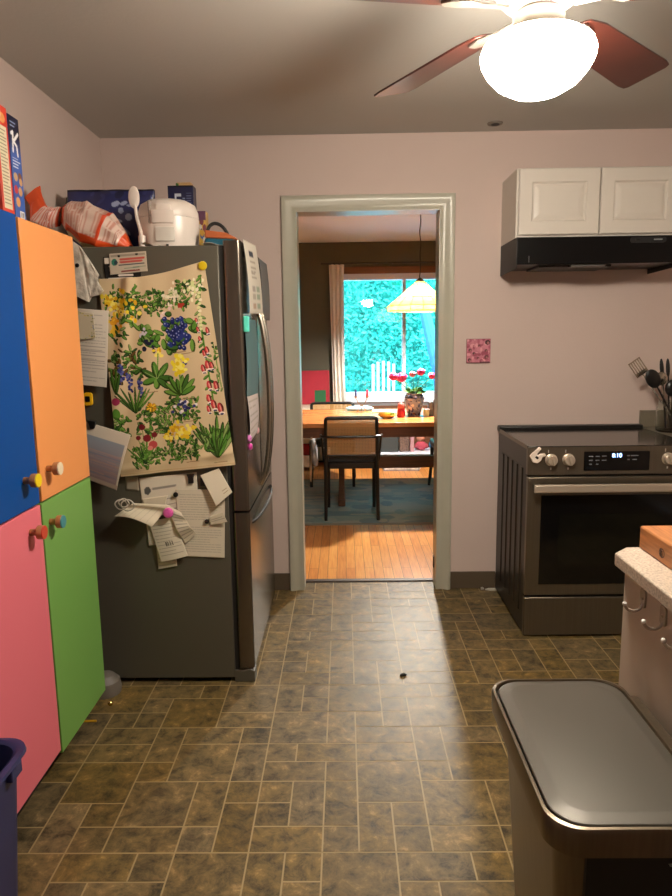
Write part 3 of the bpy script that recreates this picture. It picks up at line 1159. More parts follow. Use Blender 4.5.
paper('receipt', 'narrow receipt hanging straight down under the pink magnet', ((-.79, .70), (-.69, .715), (-.635, .555), (-.745, .53)), .008, d_rec, (212, 203, 184), 50, lambda u, v: (0, -.008 * v - .006 * math.sin(PI * u), 0), 'receipt')
paper('receipt', 'short receipt end showing below the others', ((-.765, .60), (-.69, .60), (-.684, .51), (-.761, .497)), .0055, d_lines(6), (206, 198, 178), 30, None, 'receipt')
paper('receipt', 'pale receipt strip on the left behind the others', ((-.80, .72), (-.77, .73), (-.755, .60), (-.795, .595)), .004, None, (200, 192, 174), 12, None, 'receipt')
paper('receipt', 'crumpled receipt slanting from the pink magnet to the lower right', ((-.715, .77), (-.655, .735), (-.598, .646), (-.645, .605)), .014, d_lines(9), (210, 200, 180), 40, lambda u, v: (0, -.010 * math.sin(PI * v) - .004 * math.sin(12 * v), 0), 'receipt')


def d_list(c):
    c.text_lines(6, c.h * .1, 94, c.h * .9, 5, (186, 176, 158), 2)


paper('long_receipt', 'long receipt curling out to the left from the pink magnet', ((-.905, .735), (-.845, .775), (-.70, .765), (-.76, .69)), .010, d_list, (208, 198, 176), 60,
      lambda u, v: (0, -.055 * (1 - u) ** 2 - .008 * math.sin(9 * u), .012 * (1 - u) * math.sin(PI * v)), 'receipt')
paper('cream_note', 'cream note strip above the long curling receipt', ((-.812, .79), (-.705, .805), (-.72, .755), (-.80, .745)), .006, None, (220, 210, 190), 20, lambda u, v: (0, -.006 * u, 0), 'note')
o = thing('round_magnet', 'pink faceted round magnet over the receipts', 'magnet', (-.702, FS - .026, .738))
mb = MB()
mb.lathe([(.021, 0), (.021, .008), (.017, .014), (.008, .016)], (0, 0, 0), 9, frame_mx(P(-.702, .738, .026), (1, 0, 0), (0, 0, 1)))
obj('magnet_cap', mb, mat('magnet pink', (226, 96, 180), .3), o, smooth=0)
# coil of clear curling tape / keyring
o = thing('wire_keyring', 'clear plastic ring bundle at the left end of the long receipt', 'keyring', (-.868, FS - .07, .78))
for k, (cx, cz, r) in enumerate(((-.875, .782, .024), (-.862, .79, .02), (-.845, .782, .026))):
    obj('ring', MB().tube([(cx + r * math.cos(a), FS - .066 - .006 * k - .004 * math.sin(3 * a), cz + r * .8 * math.sin(a)) for a in [2 * PI * q / 22 for q in range(22)]], .0028, 6, closed=True), mat('clear plastic grey', (196, 190, 178), .15), o)

# notes and magnets on the front of the fridge doors
m_flet = m_print


def dpaper(name, label, tl, tr_, br_, bl, base, draw=None, cat='paper', n=40):
    wv = (Vector(tr_) - Vector(tl)).length
    hv = (Vector(bl) - Vector(tl)).length
    cv = Canvas(100, 100 * hv / wv, n, base)
    if draw:
        draw(cv)
    return tag(sheet(name, cv, quad_fn(tl, tr_, br_, bl, lambda u, v: (.006 * math.sin(PI * v), 0, 0)), m_print, None, .0006), label, cat)


def d_notice(c):
    c.rect(30, c.h * .12, 62, c.h * .2, (40, 46, 60))
    c.text_lines(30, c.h * .25, 70, c.h * .5, 6, (160, 150, 136), 2)
    for k, cc_ in enumerate(((160, 150, 140), (170, 160, 146), (176, 150, 130))):
        c.rect(26, c.h * (.6 + .12 * k), 50, c.h * (.68 + .12 * k), cc_)
        c.rect(58, c.h * (.6 + .12 * k), 84, c.h * (.68 + .12 * k), (150, 160, 140))


dpaper('notice_sheet', 'white notice with a dark square leaning out at the top of the fridge door', (-.377, 2.665, 1.785), (-.366, 2.955, 1.80), (-.348, 2.99, 1.52), (-.366, 2.71, 1.51), (206, 198, 184), d_notice, 'notice')
dpaper('calendar_sheet', 'grey sheet behind the white notice on the fridge door', (-.376, 3.16, 1.77), (-.370, 3.4, 1.77), (-.362, 3.4, 1.5), (-.372, 3.16, 1.5), (118, 120, 122), None, 'calendar')
dpaper('teal_folder', 'teal grey folder hanging on the near fridge door', (-.3825, 2.66, 1.49), (-.372, 2.93, 1.49), (-.372, 2.93, 1.17), (-.3825, 2.66, 1.19), (86, 116, 120), None, 'folder')
dpaper('door_leaflet', 'pale leaflet under the teal folder on the fridge door', (-.3825, 2.67, 1.19), (-.372, 2.92, 1.185), (-.374, 2.88, 1.02), (-.381, 2.69, 1.0), (190, 178, 176), d_lines(6), 'leaflet')
o = obj('clip_magnet', MB().box(-.384, -.366, 2.65, 2.69, 1.44, 1.5), mat('mint plastic', (96, 226, 200), .4), bevel=.003)
tag(o, 'mint green clip on the edge of the fridge door', 'clip')
for (y, z, c, lb) in ((2.68, 1.02, (206, 120, 190), 'lilac magnet under the leaflet on the fridge door'), (2.70, .985, (196, 60, 150), 'magenta magnet at the front edge of the fridge door'), (2.93, 1.02, (236, 190, 196), 'pale pink magnet further back on the fridge door')):
    o = obj('round_magnet', MB().lathe([(.014, 0), (.015, .006), (.009, .012)], (0, 0, 0), 16, frame_mx((-.384, y, z), (0, 1, 0), (0, 0, 1))), mat('magnet ' + lb[:5], c, .4))
    tag(o, lb, 'magnet')

# ------------------------------------------------------------------ on top of the fridge
FT = 1.7635


def blob_bag(name, label, rings, m_or_cv, cat, draw=None, n=60, parent=None):
    """soft bag lofted through elliptical sections: (centre, half width vector, half thickness vector)"""
    cv = Canvas(100, 100, n, (200, 200, 200)) if draw is None else draw()
    ns = len(rings)

    def fn(u, v):
        # v runs along the bag, u runs round it
        s = v * (ns - 1)
        i = min(ns - 2, int(s))
        f = s - i
        f = f * f * (3 - 2 * f)
        c = Vector(rings[i][0]).lerp(Vector(rings[i + 1][0]), f)
        a = Vector(rings[i][1]).lerp(Vector(rings[i + 1][1]), f)
        b_ = Vector(rings[i][2]).lerp(Vector(rings[i + 1][2]), f)
        th = 2 * PI * u
        ca, sa = math.cos(th), math.sin(th)
        k = 1 + .05 * math.sin(5 * th + 11 * v) + .035 * math.sin(9 * th - 17 * v) + .03 * math.sin(23 * v + 3 * th)
        p = c + (a * math.copysign(abs(ca) ** .8, ca) + b_ * math.copysign(abs(sa) ** .9, sa)) * k
        p.z = max(p.z, FT + .002)
        return tuple(p)
    o = sheet(name, cv, fn, m_or_cv, parent, 0)
    return o


def chips():
    cv = Canvas(100, 100, 90, (224, 198, 184))
    # u: 0..100 round the bag, v: along it
    cv.rect(0, 0, 100, 9, (222, 84, 40))
    cv.text_lines(0, 10, 100, 56, 16, (206, 150, 134), 1.5)
    cv.rect(0, 56, 100, 62, (218, 74, 34))
    cv.text_lines(0, 64, 100, 86, 9, (196, 140, 124), 1.5)
    cv.rect(0, 86, 100, 100, (226, 84, 36))
    cv.rect(48, 14, 60, 86, (206, 188, 140))
    cv.rect(60, 14, 69, 100, (224, 80, 32))
    return cv


m_bagp = print_mat('snack bag film', .3, .5)
t = thing('snack_bag', 'orange and white snack bag with a twisted neck slumped on the fridge beside the cupboard', 'snack bag', (-1.0, 2.76, FT))
o = blob_bag('bag_body', '', [((-1.09, 2.76, 1.90), (.005, 0, .036), (0, .02, 0)), ((-1.06, 2.76, 1.888), (.01, 0, .06), (0, .05, 0)), ((-1.0, 2.76, 1.862), (.02, 0, .082), (0, .075, 0)), ((-.93, 2.765, 1.83), (.03, 0, .072), (0, .075, 0)), ((-.875, 2.77, 1.797), (.02, 0, .042), (0, .055, 0)), ((-.838, 2.77, 1.772), (.006, 0, .012), (0, .03, 0))], m_bagp, 'x', chips, 90, t)


def neck():
    cv = Canvas(100, 100, 60, (224, 196, 186))
    cv.rect(0, 0, 100, 46, (220, 82, 36))
    cv.text_lines(0, 50, 100, 90, 10, (206, 110, 90), 2)
    cv.rect(0, 92, 100, 100, (220, 80, 36))
    return cv


blob_bag('twisted_neck', '', [((-1.2, 2.745, 1.985), (.03, 0, .022), (.004, .004, 0)), ((-1.185, 2.745, 1.95), (.025, 0, .014), (0, .012, 0)), ((-1.18, 2.745, 1.90), (.034, 0, .03), (0, .03, 0)), ((-1.14, 2.75, 1.885), (.02, 0, .04), (0, .03, 0)), ((-1.1, 2.76, 1.895), (.01, 0, .035), (0, .02, 0))], m_bagp, 'x', neck, 60, t)


def starry():
    cv = Canvas(100, 80, 110, (40, 44, 92))
    r = random.Random(11)
    for _ in range(60):
        cv.ell(r.uniform(0, 100), r.uniform(0, 80), r.uniform(2, 8), r.uniform(1, 4), r.choice([(34, 36, 78), (52, 58, 112), (62, 70, 128), (28, 30, 62)]), r.uniform(0, 3))
    for (x, y, a, b_) in ((57, 18, 5, 3), (66, 17, 4, 2.4), (63, 26, 3, 4), (72, 34, 4, 4), (60, 38, 5, 2), (55, 44, 3, 2), (74, 20, 5, 1.6), (68, 50, 6, 2)):
        cv.ell(x, y, a, b_, (150, 160, 190), r.uniform(0, 3))
    cv.rect(0, 0, 100, 2.5, (20, 20, 34))
    return cv


def bag_front(u, v):
    x0, x1 = (-1.168, -.797), (-1.095, -.815)
    x = (x0[0] + (x0[1] - x0[0]) * u)
    zt = 2.048 - .003 * u
    z = zt + (FT + .003 - zt) * v
    if u > .93 and v > .12:
        x += .018 * (v - .12)
    y = 3.02 - .045 * math.sin(PI * v) ** .7 * math.sin(PI * min(1, max(0, u))) ** .6 - .006 * math.sin(14 * u + 9 * v)
    return (x, y, z)


t = thing('blue_bag', 'dark blue patterned bag standing at the back of the fridge top', 'bag', (-.96, 3.02, FT))
sheet('bag_front', starry(), bag_front, m_bagp, t, .001)
sheet('bag_rear', starry(), lambda u, v: (bag_front(u, v)[0], 3.02 + (3.02 - bag_front(u, v)[1]) + .001, bag_front(u, v)[2]), m_bagp, t, .001)
o = blob_bag('green_bag', '', [((-1.16, 3.14, 1.775), (.045, 0, 0), (0, .05, 0)), ((-1.16, 3.14, 1.9), (.05, 0, 0), (0, .05, 0)), ((-1.175, 3.14, 2.02), (.05, 0, .006), (0, .02, 0)), ((-1.185, 3.14, 2.05), (.035, 0, .008), (0, .004, 0))], m_bagp, 'x', lambda: Canvas(100, 100, 24, (74, 84, 58)), 24)
tag(o, 'dull green bag corner behind the snack bag against the wall', 'bag')

# rice cooker
t = thing('rice_cooker', 'white rice cooker with a front latch on top of the fridge', 'rice cooker', (-.685, 2.86, FT))
RCX, RCY, RR = -.703, 2.86, .121
m_rc = mat('cooker white', (226, 214, 204), .3)
obj('cooker_body', MB().lathe([(.095, 0), (.108, .004), (.117, .03), (RR, .09), (RR, .128)], (RCX, RCY, FT)), m_rc, t, smooth=40)
obj('lid', MB().lathe([(RR - .002, .1295), (RR, .134), (RR - .002, .155), (.108, .182), (.08, .198), (.04, .205), (.001, .207)], (RCX, RCY, FT)), m_rc, t, smooth=40)
obj('seam', MB().lathe([(RR - .004, .127), (RR - .004, .131)], (RCX, RCY, FT)), m_bmatte, t)


def rc_patch(a0, a1, z0, z1, r0, r1):
    mb = MB()
    n = 14
    rings = []
    for k in range(n + 1):
        a = -PI / 2 + a0 + (a1 - a0) * k / n
        c, s_ = math.cos(a), math.sin(a)
        rings.append([Vector((RCX + r * c, RCY + r * s_, FT + z)) for r, z in ((r0, z0), (r1, z0), (r1, z1), (r0, z1))])
    return mb.ring_loft(rings)


obj('latch', rc_patch(-.30, .42, .098, .15, RR - .004, RR + .006), m_rc, t, bevel=.003)
obj('latch_button', rc_patch(-.16, .32, .146, .172, RR - .018, RR + .001), m_rc, t, bevel=.002)
obj('control_panel', rc_patch(-.22, .42, .03, .085, RR - .01, RR + .003), m_white, t, bevel=.003)
obj('hinge_strip', rc_patch(-.42, -.38, .10, .185, RR - .02, RR + .004), mat('latch strip grey', (150, 136, 128), .4), t)  # narrow grey strip left of the latch
obj('switch', rc_patch(.12, .2, .006, .02, RR - .02, RR - .002), m_bmatte, t)
t = thing('rice_paddle', 'white rice paddle upright in front of the rice cooker', 'rice paddle', (-.79, 2.735, FT))
obj('paddle_blade', MB().ball((-.802, 2.735, 1.958), .022, (1, .25, 1.9), 16, 12), m_rc, t)
obj('paddle_handle', MB().tube([(-.80, 2.735, 1.93), (-.795, 2.735, 1.88), (-.783, 2.735, 1.83), (-.778, 2.735, 1.795)], [.006, .0065, .007, .006], 8), m_rc, t)
obj('paddle_holder', MB().lathe([(.012, 0), (.014, .03), (.014, .05)], (-.78, 2.735, FT + .001), 16), m_rc, t)

cv = Canvas(11, 28, 60, (26, 30, 66))
cv.rect(2.8, 3.0, 5.6, 4.2, (196, 204, 216))
cv.rect(2.8, 3.0, 3.6, 6.0, (196, 204, 216))
cv.rect(2.8, 5.2, 5.6, 6.2, (196, 204, 216))
cv.rect(3.4, 7.0, 5.4, 8.2, (180, 190, 206))
cv.ell(1.6, 6.8, .8, 1.0, (196, 204, 216))
cv.text_lines(6.3, 4.5, 7.2, 9, 6, (140, 150, 176))
cv.text_lines(8, 2.5, 10, 9, 7, (96, 104, 140))
cv.rect(0, 0, 11, .6, (14, 14, 30))
t = thing('food_carton', 'dark blue carton standing behind the rice cooker', 'carton', (-.655, 3.04, FT))
obj('carton', MB().box(-.752, -.642, 3.07, 3.13, FT, 2.07), mat('carton navy', (26, 30, 66), .4), t, bevel=.001)
sheet('printed_front', cv, quad_fn((-.752, 3.0694, 2.07), (-.642, 3.0694, 2.07), (-.642, 3.0694, 1.765), (-.752, 3.0694, 1.765)), m_gloss, t, .0003)
t = thing('flat_packet', 'small flat packet lying on top of the dark blue carton', 'packet', (-.68, 3.1, 2.07))
obj('packet', MB().box(-.715, -.65, 3.072, 3.12, 2.0702, 2.084), mat('packet tan', (186, 150, 104), .6), t, bevel=.004)
obj('packet_end', MB().box(-.717, -.702, 3.0718, 3.118, 2.0706, 2.082), m_leafg, t, bevel=.003)

cv = Canvas(10, 20, 30, (206, 168, 76))
r = random.Random(2)
for _ in range(46):
    cv.ell(r.uniform(0, 10), r.uniform(0, 20), r.uniform(.6, 1.8), r.uniform(.6, 1.8), r.choice([(196, 150, 60), (60, 84, 140), (200, 196, 190), (120, 60, 70), (230, 190, 80)]))
cv.rect(0, 0, 10, 4, (96, 60, 84))
t = thing('snack_carton', 'colourful yellow and blue carton right of the rice cooker', 'carton', (-.56, 2.96, FT))
mb = MB()
obj('carton', mb.box(-.628, -.578, 2.995, 3.05, FT, 1.95), mat('carton ochre', (190, 150, 80), .5), t, bevel=.001)
sheet('printed_front', cv, quad_fn((-.628, 2.9944, 1.95), (-.578, 2.9944, 1.95), (-.578, 2.9944, 1.756), (-.628, 2.9944, 1.756)), m_gloss, t, .0003)

t = thing('lunch_bag', 'orange and teal lunch bag with a dark handle on the right of the fridge top', 'lunch bag', (-.50, 2.83, FT))
m_lo = mat('lunch orange', (176, 92, 48), .8, bump=(200, .2))
m_lt = mat('lunch teal', (18, 84, 104), .8, bump=(200, .2))
obj('lower_panel', MB().prism([(-.545, FT + .002), (-.459, FT + .002), (-.457, FT + .019), (-.418, FT + .021), (-.43, FT + .04), (-.545, FT + .046)], 'y', 2.78, 2.9), m_lt, t, bevel=.006)
obj('upper_panel', MB().prism([(-.545, FT + .0465), (-.43, FT + .0405), (-.42, FT + .045), (-.46, FT + .066), (-.545, FT + .078)], 'y', 2.785, 2.895), m_lo, t, bevel=.006)
obj('handle', MB().tube(bez((-.545, 2.84, FT + .075), (-.535, 2.84, FT + .125), (-.485, 2.84, FT + .12), (-.462, 2.84, FT + .066), 14), .007, 8), m_bmatte, t)
for (x0, x1, y, h_, lb) in ((-.765, -.705, 2.66, .016, 'crumpled white paper at the fridge edge left of centre'), (-.535, -.455, 2.66, .010, 'flat white paper at the fridge edge under the lunch bag')):
    cv = Canvas(10, 10, 14, (228, 220, 208))
    o = sheet('scrap_paper', cv, lambda u, v: (x0 + (x1 - x0) * u, y + .08 * v, FT + .002 + h_ * (.5 + .5 * math.sin(5 * u + 3 * v)) * (1 - .4 * v)), m_print, None, .0006)
    tag(o, lb, 'paper')

# grey rounded thing by the fridge foot and the slip under the cupboard
t = thing('floor_sander_pad', 'grey rounded plastic foot between fridge and green door', 'broom foot', (-1.01, 2.56, 0))
t.name = 'broom_base'
obj('base_shell', MB().lathe([(.06, 0), (.064, .02), (.058, .055), (.035, .078), (.005, .085)], (-.985, 2.565, 0), 28), mat('grey plastic', (112, 106, 98), .5), t)
obj('pole', MB().cyl((-1.02, 2.565, .07), (-1.02, 2.565, 1.0), .011), m_bmatte, t)
o = obj('brass_bead', MB().ball((-.93, 2.46, .012), .011, nu=12, nv=8), mat('bead brass', (220, 190, 120), .2, .9))
tag(o, 'tiny brass bead on the floor by the end of the green door', 'bead')
o = obj('yellow_pencil', MB().cyl((-1.0, 2.345, .0045), (-.945, 2.347, .0045), .0042, n=6), mat('pencil yellow', (206, 160, 30), .5))
tag(o, 'yellow pencil on the floor under the green door', 'pencil')

# ------------------------------------------------------------------ recycling bin
t = thing('waste_bin', 'navy plastic bin at the bottom left corner', 'bin', (-.9, 1.33, 0))
mb = MB()
bx0, bx1, by0, by1, bz = -1.06, -.772, 1.12, 1.515, .45
def bring(e, z, r=.06):
    return [Vector((x, y, z)) for x, y in rrect(bx0 - e, bx1 + e, by0 - e, by1 + e, r, 6)]
mb.ring_loft([bring(-.035, .002), bring(-.012, bz - .03), bring(-.012, bz - .002), bring(-.016, bz - .002), bring(-.018, bz - .03), bring(-.04, .012)])
obj('bin_body', mb, m_navy, t, smooth=40)
mb = MB()
mb.ring_loft([bring(-.016, bz - .004), bring(.002, bz - .004), bring(.006, bz + .0), bring(.004, bz + .008), bring(-.008, bz + .010), bring(-.016, bz + .004)], closed=True)
obj('bin_rim', mb, m_navy, t, smooth=40)
mb = MB()
mb.box(bx1 - .013, bx1 + .003, by1 - .11, by1 - .06, bz - .035, bz - .004)
obj('rim_lug', mb, m_navy, t, bevel=.003)

# ------------------------------------------------------------------ ceiling fan
FCX, FCY = .486, 1.815
t = thing('ceiling_fan', 'five blade ceiling fan with cherry wood blades and a glowing bowl light', 'ceiling fan', (FCX, FCY, CEIL))
obj('canopy', MB().lathe([(.065, 0), (.062, -.03), (.02, -.05)], (FCX, FCY, CEIL)), m_fanw, t)
obj('downrod', MB().cyl((FCX, FCY, CEIL - .04), (FCX, FCY, 2.32), .011), m_fanw, t)
obj('motor_housing', MB().lathe([(.03, .12), (.085, .10), (.105, .06), (.105, .02), (.085, -.005), (.055, -.02)], (FCX, FCY, 2.215)), m_fanw, t, smooth=40)
obj('light_fitter', MB().lathe([(.055, .06), (.062, .05), (.062, .02), (.074, .014), (.098, .006), (.1, -.004)], (FCX, FCY, 2.13)), m_fanw, t, smooth=40)
obj('light_bowl', MB().lathe([(.075, .014), (.112, .006), (.132, -.008), (.139, -.026), (.136, -.044), (.123, -.068), (.099, -.094), (.064, -.114), (.03, -.123), (.001, -.125)], (FCX, FCY, 2.122), 48), m_bowl, t, smooth=60)
for a in (118.5, 45.6, -26.4, -98.4, 190.5):
    a = math.radians(a)
    mx_ = Matrix.Translation((FCX, FCY, 2.205)) @ Matrix.Rotation(a, 4, 'Z') @ Matrix.Rotation(math.radians(-14), 4, 'X')
    out_ = [(.19, -.045), (.25, -.060), (.63, -.075), (.665, -.071), (.674, -.058), (.674, .058), (.665, .071), (.63, .075), (.25, .060), (.19, .045), (.175, .02), (.175, -.02)]
    bl = obj('blade', MB().prism(out_, 'z', -.003, .003, mx_), m_blade, t, bevel=.001)
    mx2 = Matrix.Translation((FCX, FCY, 2.199)) @ Matrix.Rotation(a, 4, 'Z') @ Matrix.Rotation(math.radians(-14), 4, 'X')
    mb = MB()
    mb.prism([(.08, -.012), (.15, -.012), (.19, -.036), (.235, -.03), (.25, 0), (.235, .03), (.19, .036), (.15, .012), (.08, .012)], 'z', -.005, .002, mx2)
    obj('blade_bracket', mb, m_fanb, bl, bevel=.002)

o = thing('ceiling_sensor', 'small dark oval fixture on the ceiling near the back wall', 'ceiling sensor', (.754, 3.55, CEIL))
obj('sensor_ring', MB().lathe([(.038, 0), (.036, -.006), (.028, -.008)], (.754, 3.55, CEIL), 24), mat('sensor grey', (120, 112, 102), .5), o)
obj('sensor_lens', MB().lathe([(.027, -.003), (.02, -.010), (.004, -.012)], (.754, 3.55, CEIL), 20), m_bmatte, o)

# ------------------------------------------------------------------ wall cabinet and hood
UX0, UX1, UY, UZ0, UZ1 = .828, 1.605, 3.37, 1.872, 2.19
t = thing('wall_cabinet', 'white wall cabinet with two raised panel doors above the range hood', 'wall cabinet', (1.21, 3.53, UZ0))
obj('carcass', MB().box(UX0, UX1, UY + .019, D - .001, UZ0, UZ1), m_white, t, bevel=.002)


def panel_door(x0, x1, z0, z1, y):
    mb = MB()
    def ring(e, dy):
        return [Vector((x0 + e, y + dy, z0 + e)), Vector((x1 - e, y + dy, z0 + e)), Vector((x1 - e, y + dy, z1 - e)), Vector((x0 + e, y + dy, z1 - e))]
    mb.ring_loft([ring(0, .018), ring(0, .003), ring(.003, 0), ring(.060, 0), ring(.066, .008), ring(.073, .009), ring(.094, .0015), ring(.099, .0015)])
    return mb


obj('cabinet_door', panel_door(UX0 + .010, 1.217, UZ0 + .012, UZ1 - .006, UY), m_white, t, smooth=25)
obj('cabinet_door', panel_door(1.223, UX1 - .010, UZ0 + .012, UZ1 - .006, UY), m_white, t, smooth=25)
HX0, HX1, HY = .828, 1.602, 3.355
t = thing('range_hood', 'black range hood under the white wall cabinet', 'range hood', (1.21, 3.52, 1.72))
obj('hood_shell', MB().box(HX0 + .004, HX1 - .004, HY, D - .001, 1.745, UZ0 - .001), mat('hood black enamel', (7, 7, 8), .28, spec=.3), t, bevel=.003)
for (x0, x1) in ((HX0, HX0 + .004), (HX1 - .004, HX1)):
    mb = MB()
    mb.prism([(HY + .006, 1.728), (D - .001, 1.72), (D - .001, UZ0 - .001), (HY + .001, UZ0 - .001), (HY + .001, 1.738)], 'x', x0, x1)
    obj('side_flange', mb, m_bmatte, t)
obj('grease_filter', MB().box(.95, 1.30, HY + .05, D - .06, 1.735, 1.746), mat('filter mesh', (48, 45, 41), .5, .6, noise=(160, .3)), t)
obj('lamp_cover', MB().box(1.10, 1.26, HY + .02, HY + .08, 1.733, 1.745), mat('hood lamp cover', (92, 90, 86), .3), t, bevel=.003)
obj('switch_plate', MB().prism(rrect(1.365, 1.535, 1.838, 1.864, .011), 'y', HY - .0015, HY + .001), mat('switch plate', (34, 36, 38), .3), t)
obj('switch', MB().box(1.39, 1.41, HY - .005, HY, 1.846, 1.856), m_black, t, bevel=.001)
obj('switch', MB().box(1.475, 1.515, HY - .004, HY, 1.849, 1.855), mat('switch grey', (150, 154, 154), .3), t, bevel=.001)
obj('vent_slot', MB().box(.886, .890, HY - .001, HY + .002, 1.755, 1.785), mat('slot grey', (96, 96, 96), .4), t)

# pink tile on the wall
cv = Canvas(100, 100, 56, (196, 120, 136))
r = random.Random(4)
for _ in range(60):
    cv.ell(r.uniform(0, 100), r.uniform(0, 100), r.uniform(4, 11), r.uniform(4, 10), r.choice([(206, 130, 146), (178, 92, 112), (222, 156, 164), (160, 76, 96)]))
for (x, y, a) in ((88, 14, 11), (14, 46, 7), (12, 88, 8), (84, 76, 9), (48, 80, 6), (30, 60, 5), (52, 28, 5), (82, 48, 6)):
    cv.ell(x, y, a, a * .9, r.choice([(60, 26, 34), (84, 36, 46), (104, 52, 58)]))
    cv.ell(x + 2, y + 2, a * .5, a * .5, (168, 110, 110))
cv.line(60, 98, 96, 97, 4, (40, 20, 26))
t = thing('wall_tile', 'small pink speckled square tile hung on the back wall', 'wall tile', (.72, D - .01, 1.27))
obj('tile_body', MB().box(.656, .785, D - .011, D - .001, 1.268, 1.397), mat('tile edge', (150, 100, 100), .5), t, bevel=.003)
sheet('tile_face', cv, quad_fn((.658, D - .0115, 1.395), (.783, D - .0115, 1.395), (.783, D - .0115, 1.27), (.658, D - .0115, 1.27)), m_gloss, t, .0003)

# ------------------------------------------------------------------ range
SX0, SX1, SY = .832, 1.594, 3.05
t = thing('range_stove', 'stainless electric range with black glass oven door against the back wall', 'range', (1.213, 3.36, 0))
m_side = mat('range side enamel', (26, 23, 21), .35)
mb = MB()
mb.box(SX0 + .004, SX1 - .004, SY + .03, D - .03, .012, .9)
obj('body', mb, m_side, t, bevel=.002)
mb = MB()
for k in range(5):
    y = SY + .09 + k * .095
    mb.prism([(SX0 + .0045, y), (SX0 - .001, y + .012), (SX0 - .001, y + .045), (SX0 + .0045, y + .057)], 'z', .1, .80)
sp = obj('side_panel', mb, m_side, t, smooth=0)
obj('cooktop', MB().box(SX0, SX1, SY + .004, D - .035, .9, .914), mat('ceramic glass', (40, 35, 32), .14), t, bevel=.002)
obj('cooktop_edge', MB().box(SX0 - .001, SX0 + .006, SY + .02, D - .035, .898, .916), m_ss, t)
obj('rear_vent_trim', MB().box(SX0 - .002, SX1 + .002, D - .07, D - .01, .9, .932), m_black, t, bevel=.006)
mb = MB()
mb.prism([(SY, .782), (SY + .035, .782), (SY + .035, .9005), (SY + .012, .913), (SY + .004, .912)], 'x', SX0, SX1)
cp = obj('control_panel', mb, m_ss, t, bevel=.002)
dpl = obj('display', MB().prism(rrect(1.085, 1.38, .80, .888, .004), 'y', SY - .002, SY + .004), m_bgloss, cp)
mi = mat('clock digits', (170, 200, 255), .3, emit=((150, 190, 255), 6.0))
words('clock_digits', '8:10', .026, mi, frame_mx((1.232, SY - .0024, .869), (1, 0, 0), (0, 0, 1)), dpl)
mk = mat('panel legend', (110, 112, 116), .4)
for (x, z, wd) in ((1.115, .866, .02), (1.145, .866, .018), (1.175, .867, .02), (1.115, .848, .018), (1.145, .848, .018), (1.175, .848, .02), (1.115, .83, .012), (1.145, .83, .01), (1.285, .868, .012), (1.312, .868, .034), (1.285, .85, .01), (1.312, .85, .02)):
    obj('touch_key', MB().box(x - wd / 2, x + wd / 2, SY - .0024, SY - .001, z - .0022, z + .0022), mk, dpl, smooth=0)
m_kn = mat('knob steel', (206, 192, 174), .28, .6)
for x in (.936, 1.014, 1.463, 1.541):
    mx_ = frame_mx((x, SY, .852), (1, 0, 0), (0, 0, 1))
    kb = obj('knob', MB().lathe([(.028, 0), (.028, .004), (.0245, .006), (.023, .026), (.02, .029)], (0, 0, 0), 28, mx_), m_kn, cp, smooth=40)
    obj('knob_grip', MB().box(-.0045, .0045, -.022, .022, .026, .037, mx_ @ Matrix.Rotation(.25, 4, 'Z')), m_kn, kb, bevel=.002)
    mb = MB()
    mb.box(x - .003, x + .003, SY - .0006, SY + .001, .806, .816)
    mb.box(x - .0145, x - .0115, SY - .0006, SY + .001, .884, .898)
    obj('knob_mark', mb, m_white, cp, smooth=0)
# oven door
dr = obj('oven_door', MB().box(SX0 + .002, SX1 - .002, SY - .004, SY + .03, .208, .772), m_ss, t, bevel=.004)
obj('door_glass', MB().box(.896, SX1 - .066, SY - .0065, SY - .003, .262, .688), m_bgloss, dr, bevel=.001)
obj('inner_window', MB().box(.98, SX1 - .15, SY - .0072, SY - .006, .36, .60), mat('oven window', (14, 15, 12), .05), dr)
mb = MB()
mb.prism([(SX0 + .016, 0), (SX1 - .016, 0), (SX1 - .016, .012), (SX1 - .03, .02), (SX0 + .03, .02), (SX0 + .016, .012)], 'z', .71, .748, Matrix.Translation((0, SY - .062, 0)))
obj('door_handle', mb, m_kn, dr, bevel=.006, seg=3)
for x in (SX0 + .04, SX1 - .04):
    obj('handle_post', MB().box(x - .014, x + .014, SY - .045, SY - .003, .716, .742), m_ss, dr, bevel=.003)
obj('top_slot', MB().box(SX0 + .004, SX1 - .004, SY + .012, SY + .035, .772, .783), m_gask, t)
d2 = obj('warming_drawer', MB().box(SX0 + .002, SX1 - .002, SY - .002, SY + .03, .008, .196), m_ss, t, bevel=.004)
obj('drawer_slot', MB().box(SX0 + .004, SX1 - .004, SY + .012, SY + .035, .196, .208), m_gask, t)
for x in (SX0 + .05, SX1 - .05):
    for y in (SY + .06, D - .1):
        obj('foot', MB().cyl((x, y, 0), (x, y, .013), .016, n=16), m_black, t)

t = thing('appliance_latch', 'white plastic child safety latch stuck beside the left stove knob', 'safety latch', (.87, SY - .004, .835))
m_lat = mat('latch white', (226, 210, 196), .4)
mb = MB()
mb.prism([(.836, .872), (.85, .843), (.872, .838), (.888, .852), (.893, .866), (.909, .872), (.905, .884), (.886, .882), (.872, .874), (.868, .882), (.888, .905), (.878, .914), (.858, .895), (.848, .888)], 'y', SY - .016, SY - .001)
obj('latch_body', mb, m_lat, t, bevel=.003)
obj('latch_slot', MB().prism([(.858, .868), (.868, .858), (.876, .864), (.866, .874)], 'y', SY - .0175, SY - .0155), m_bmatte, t)

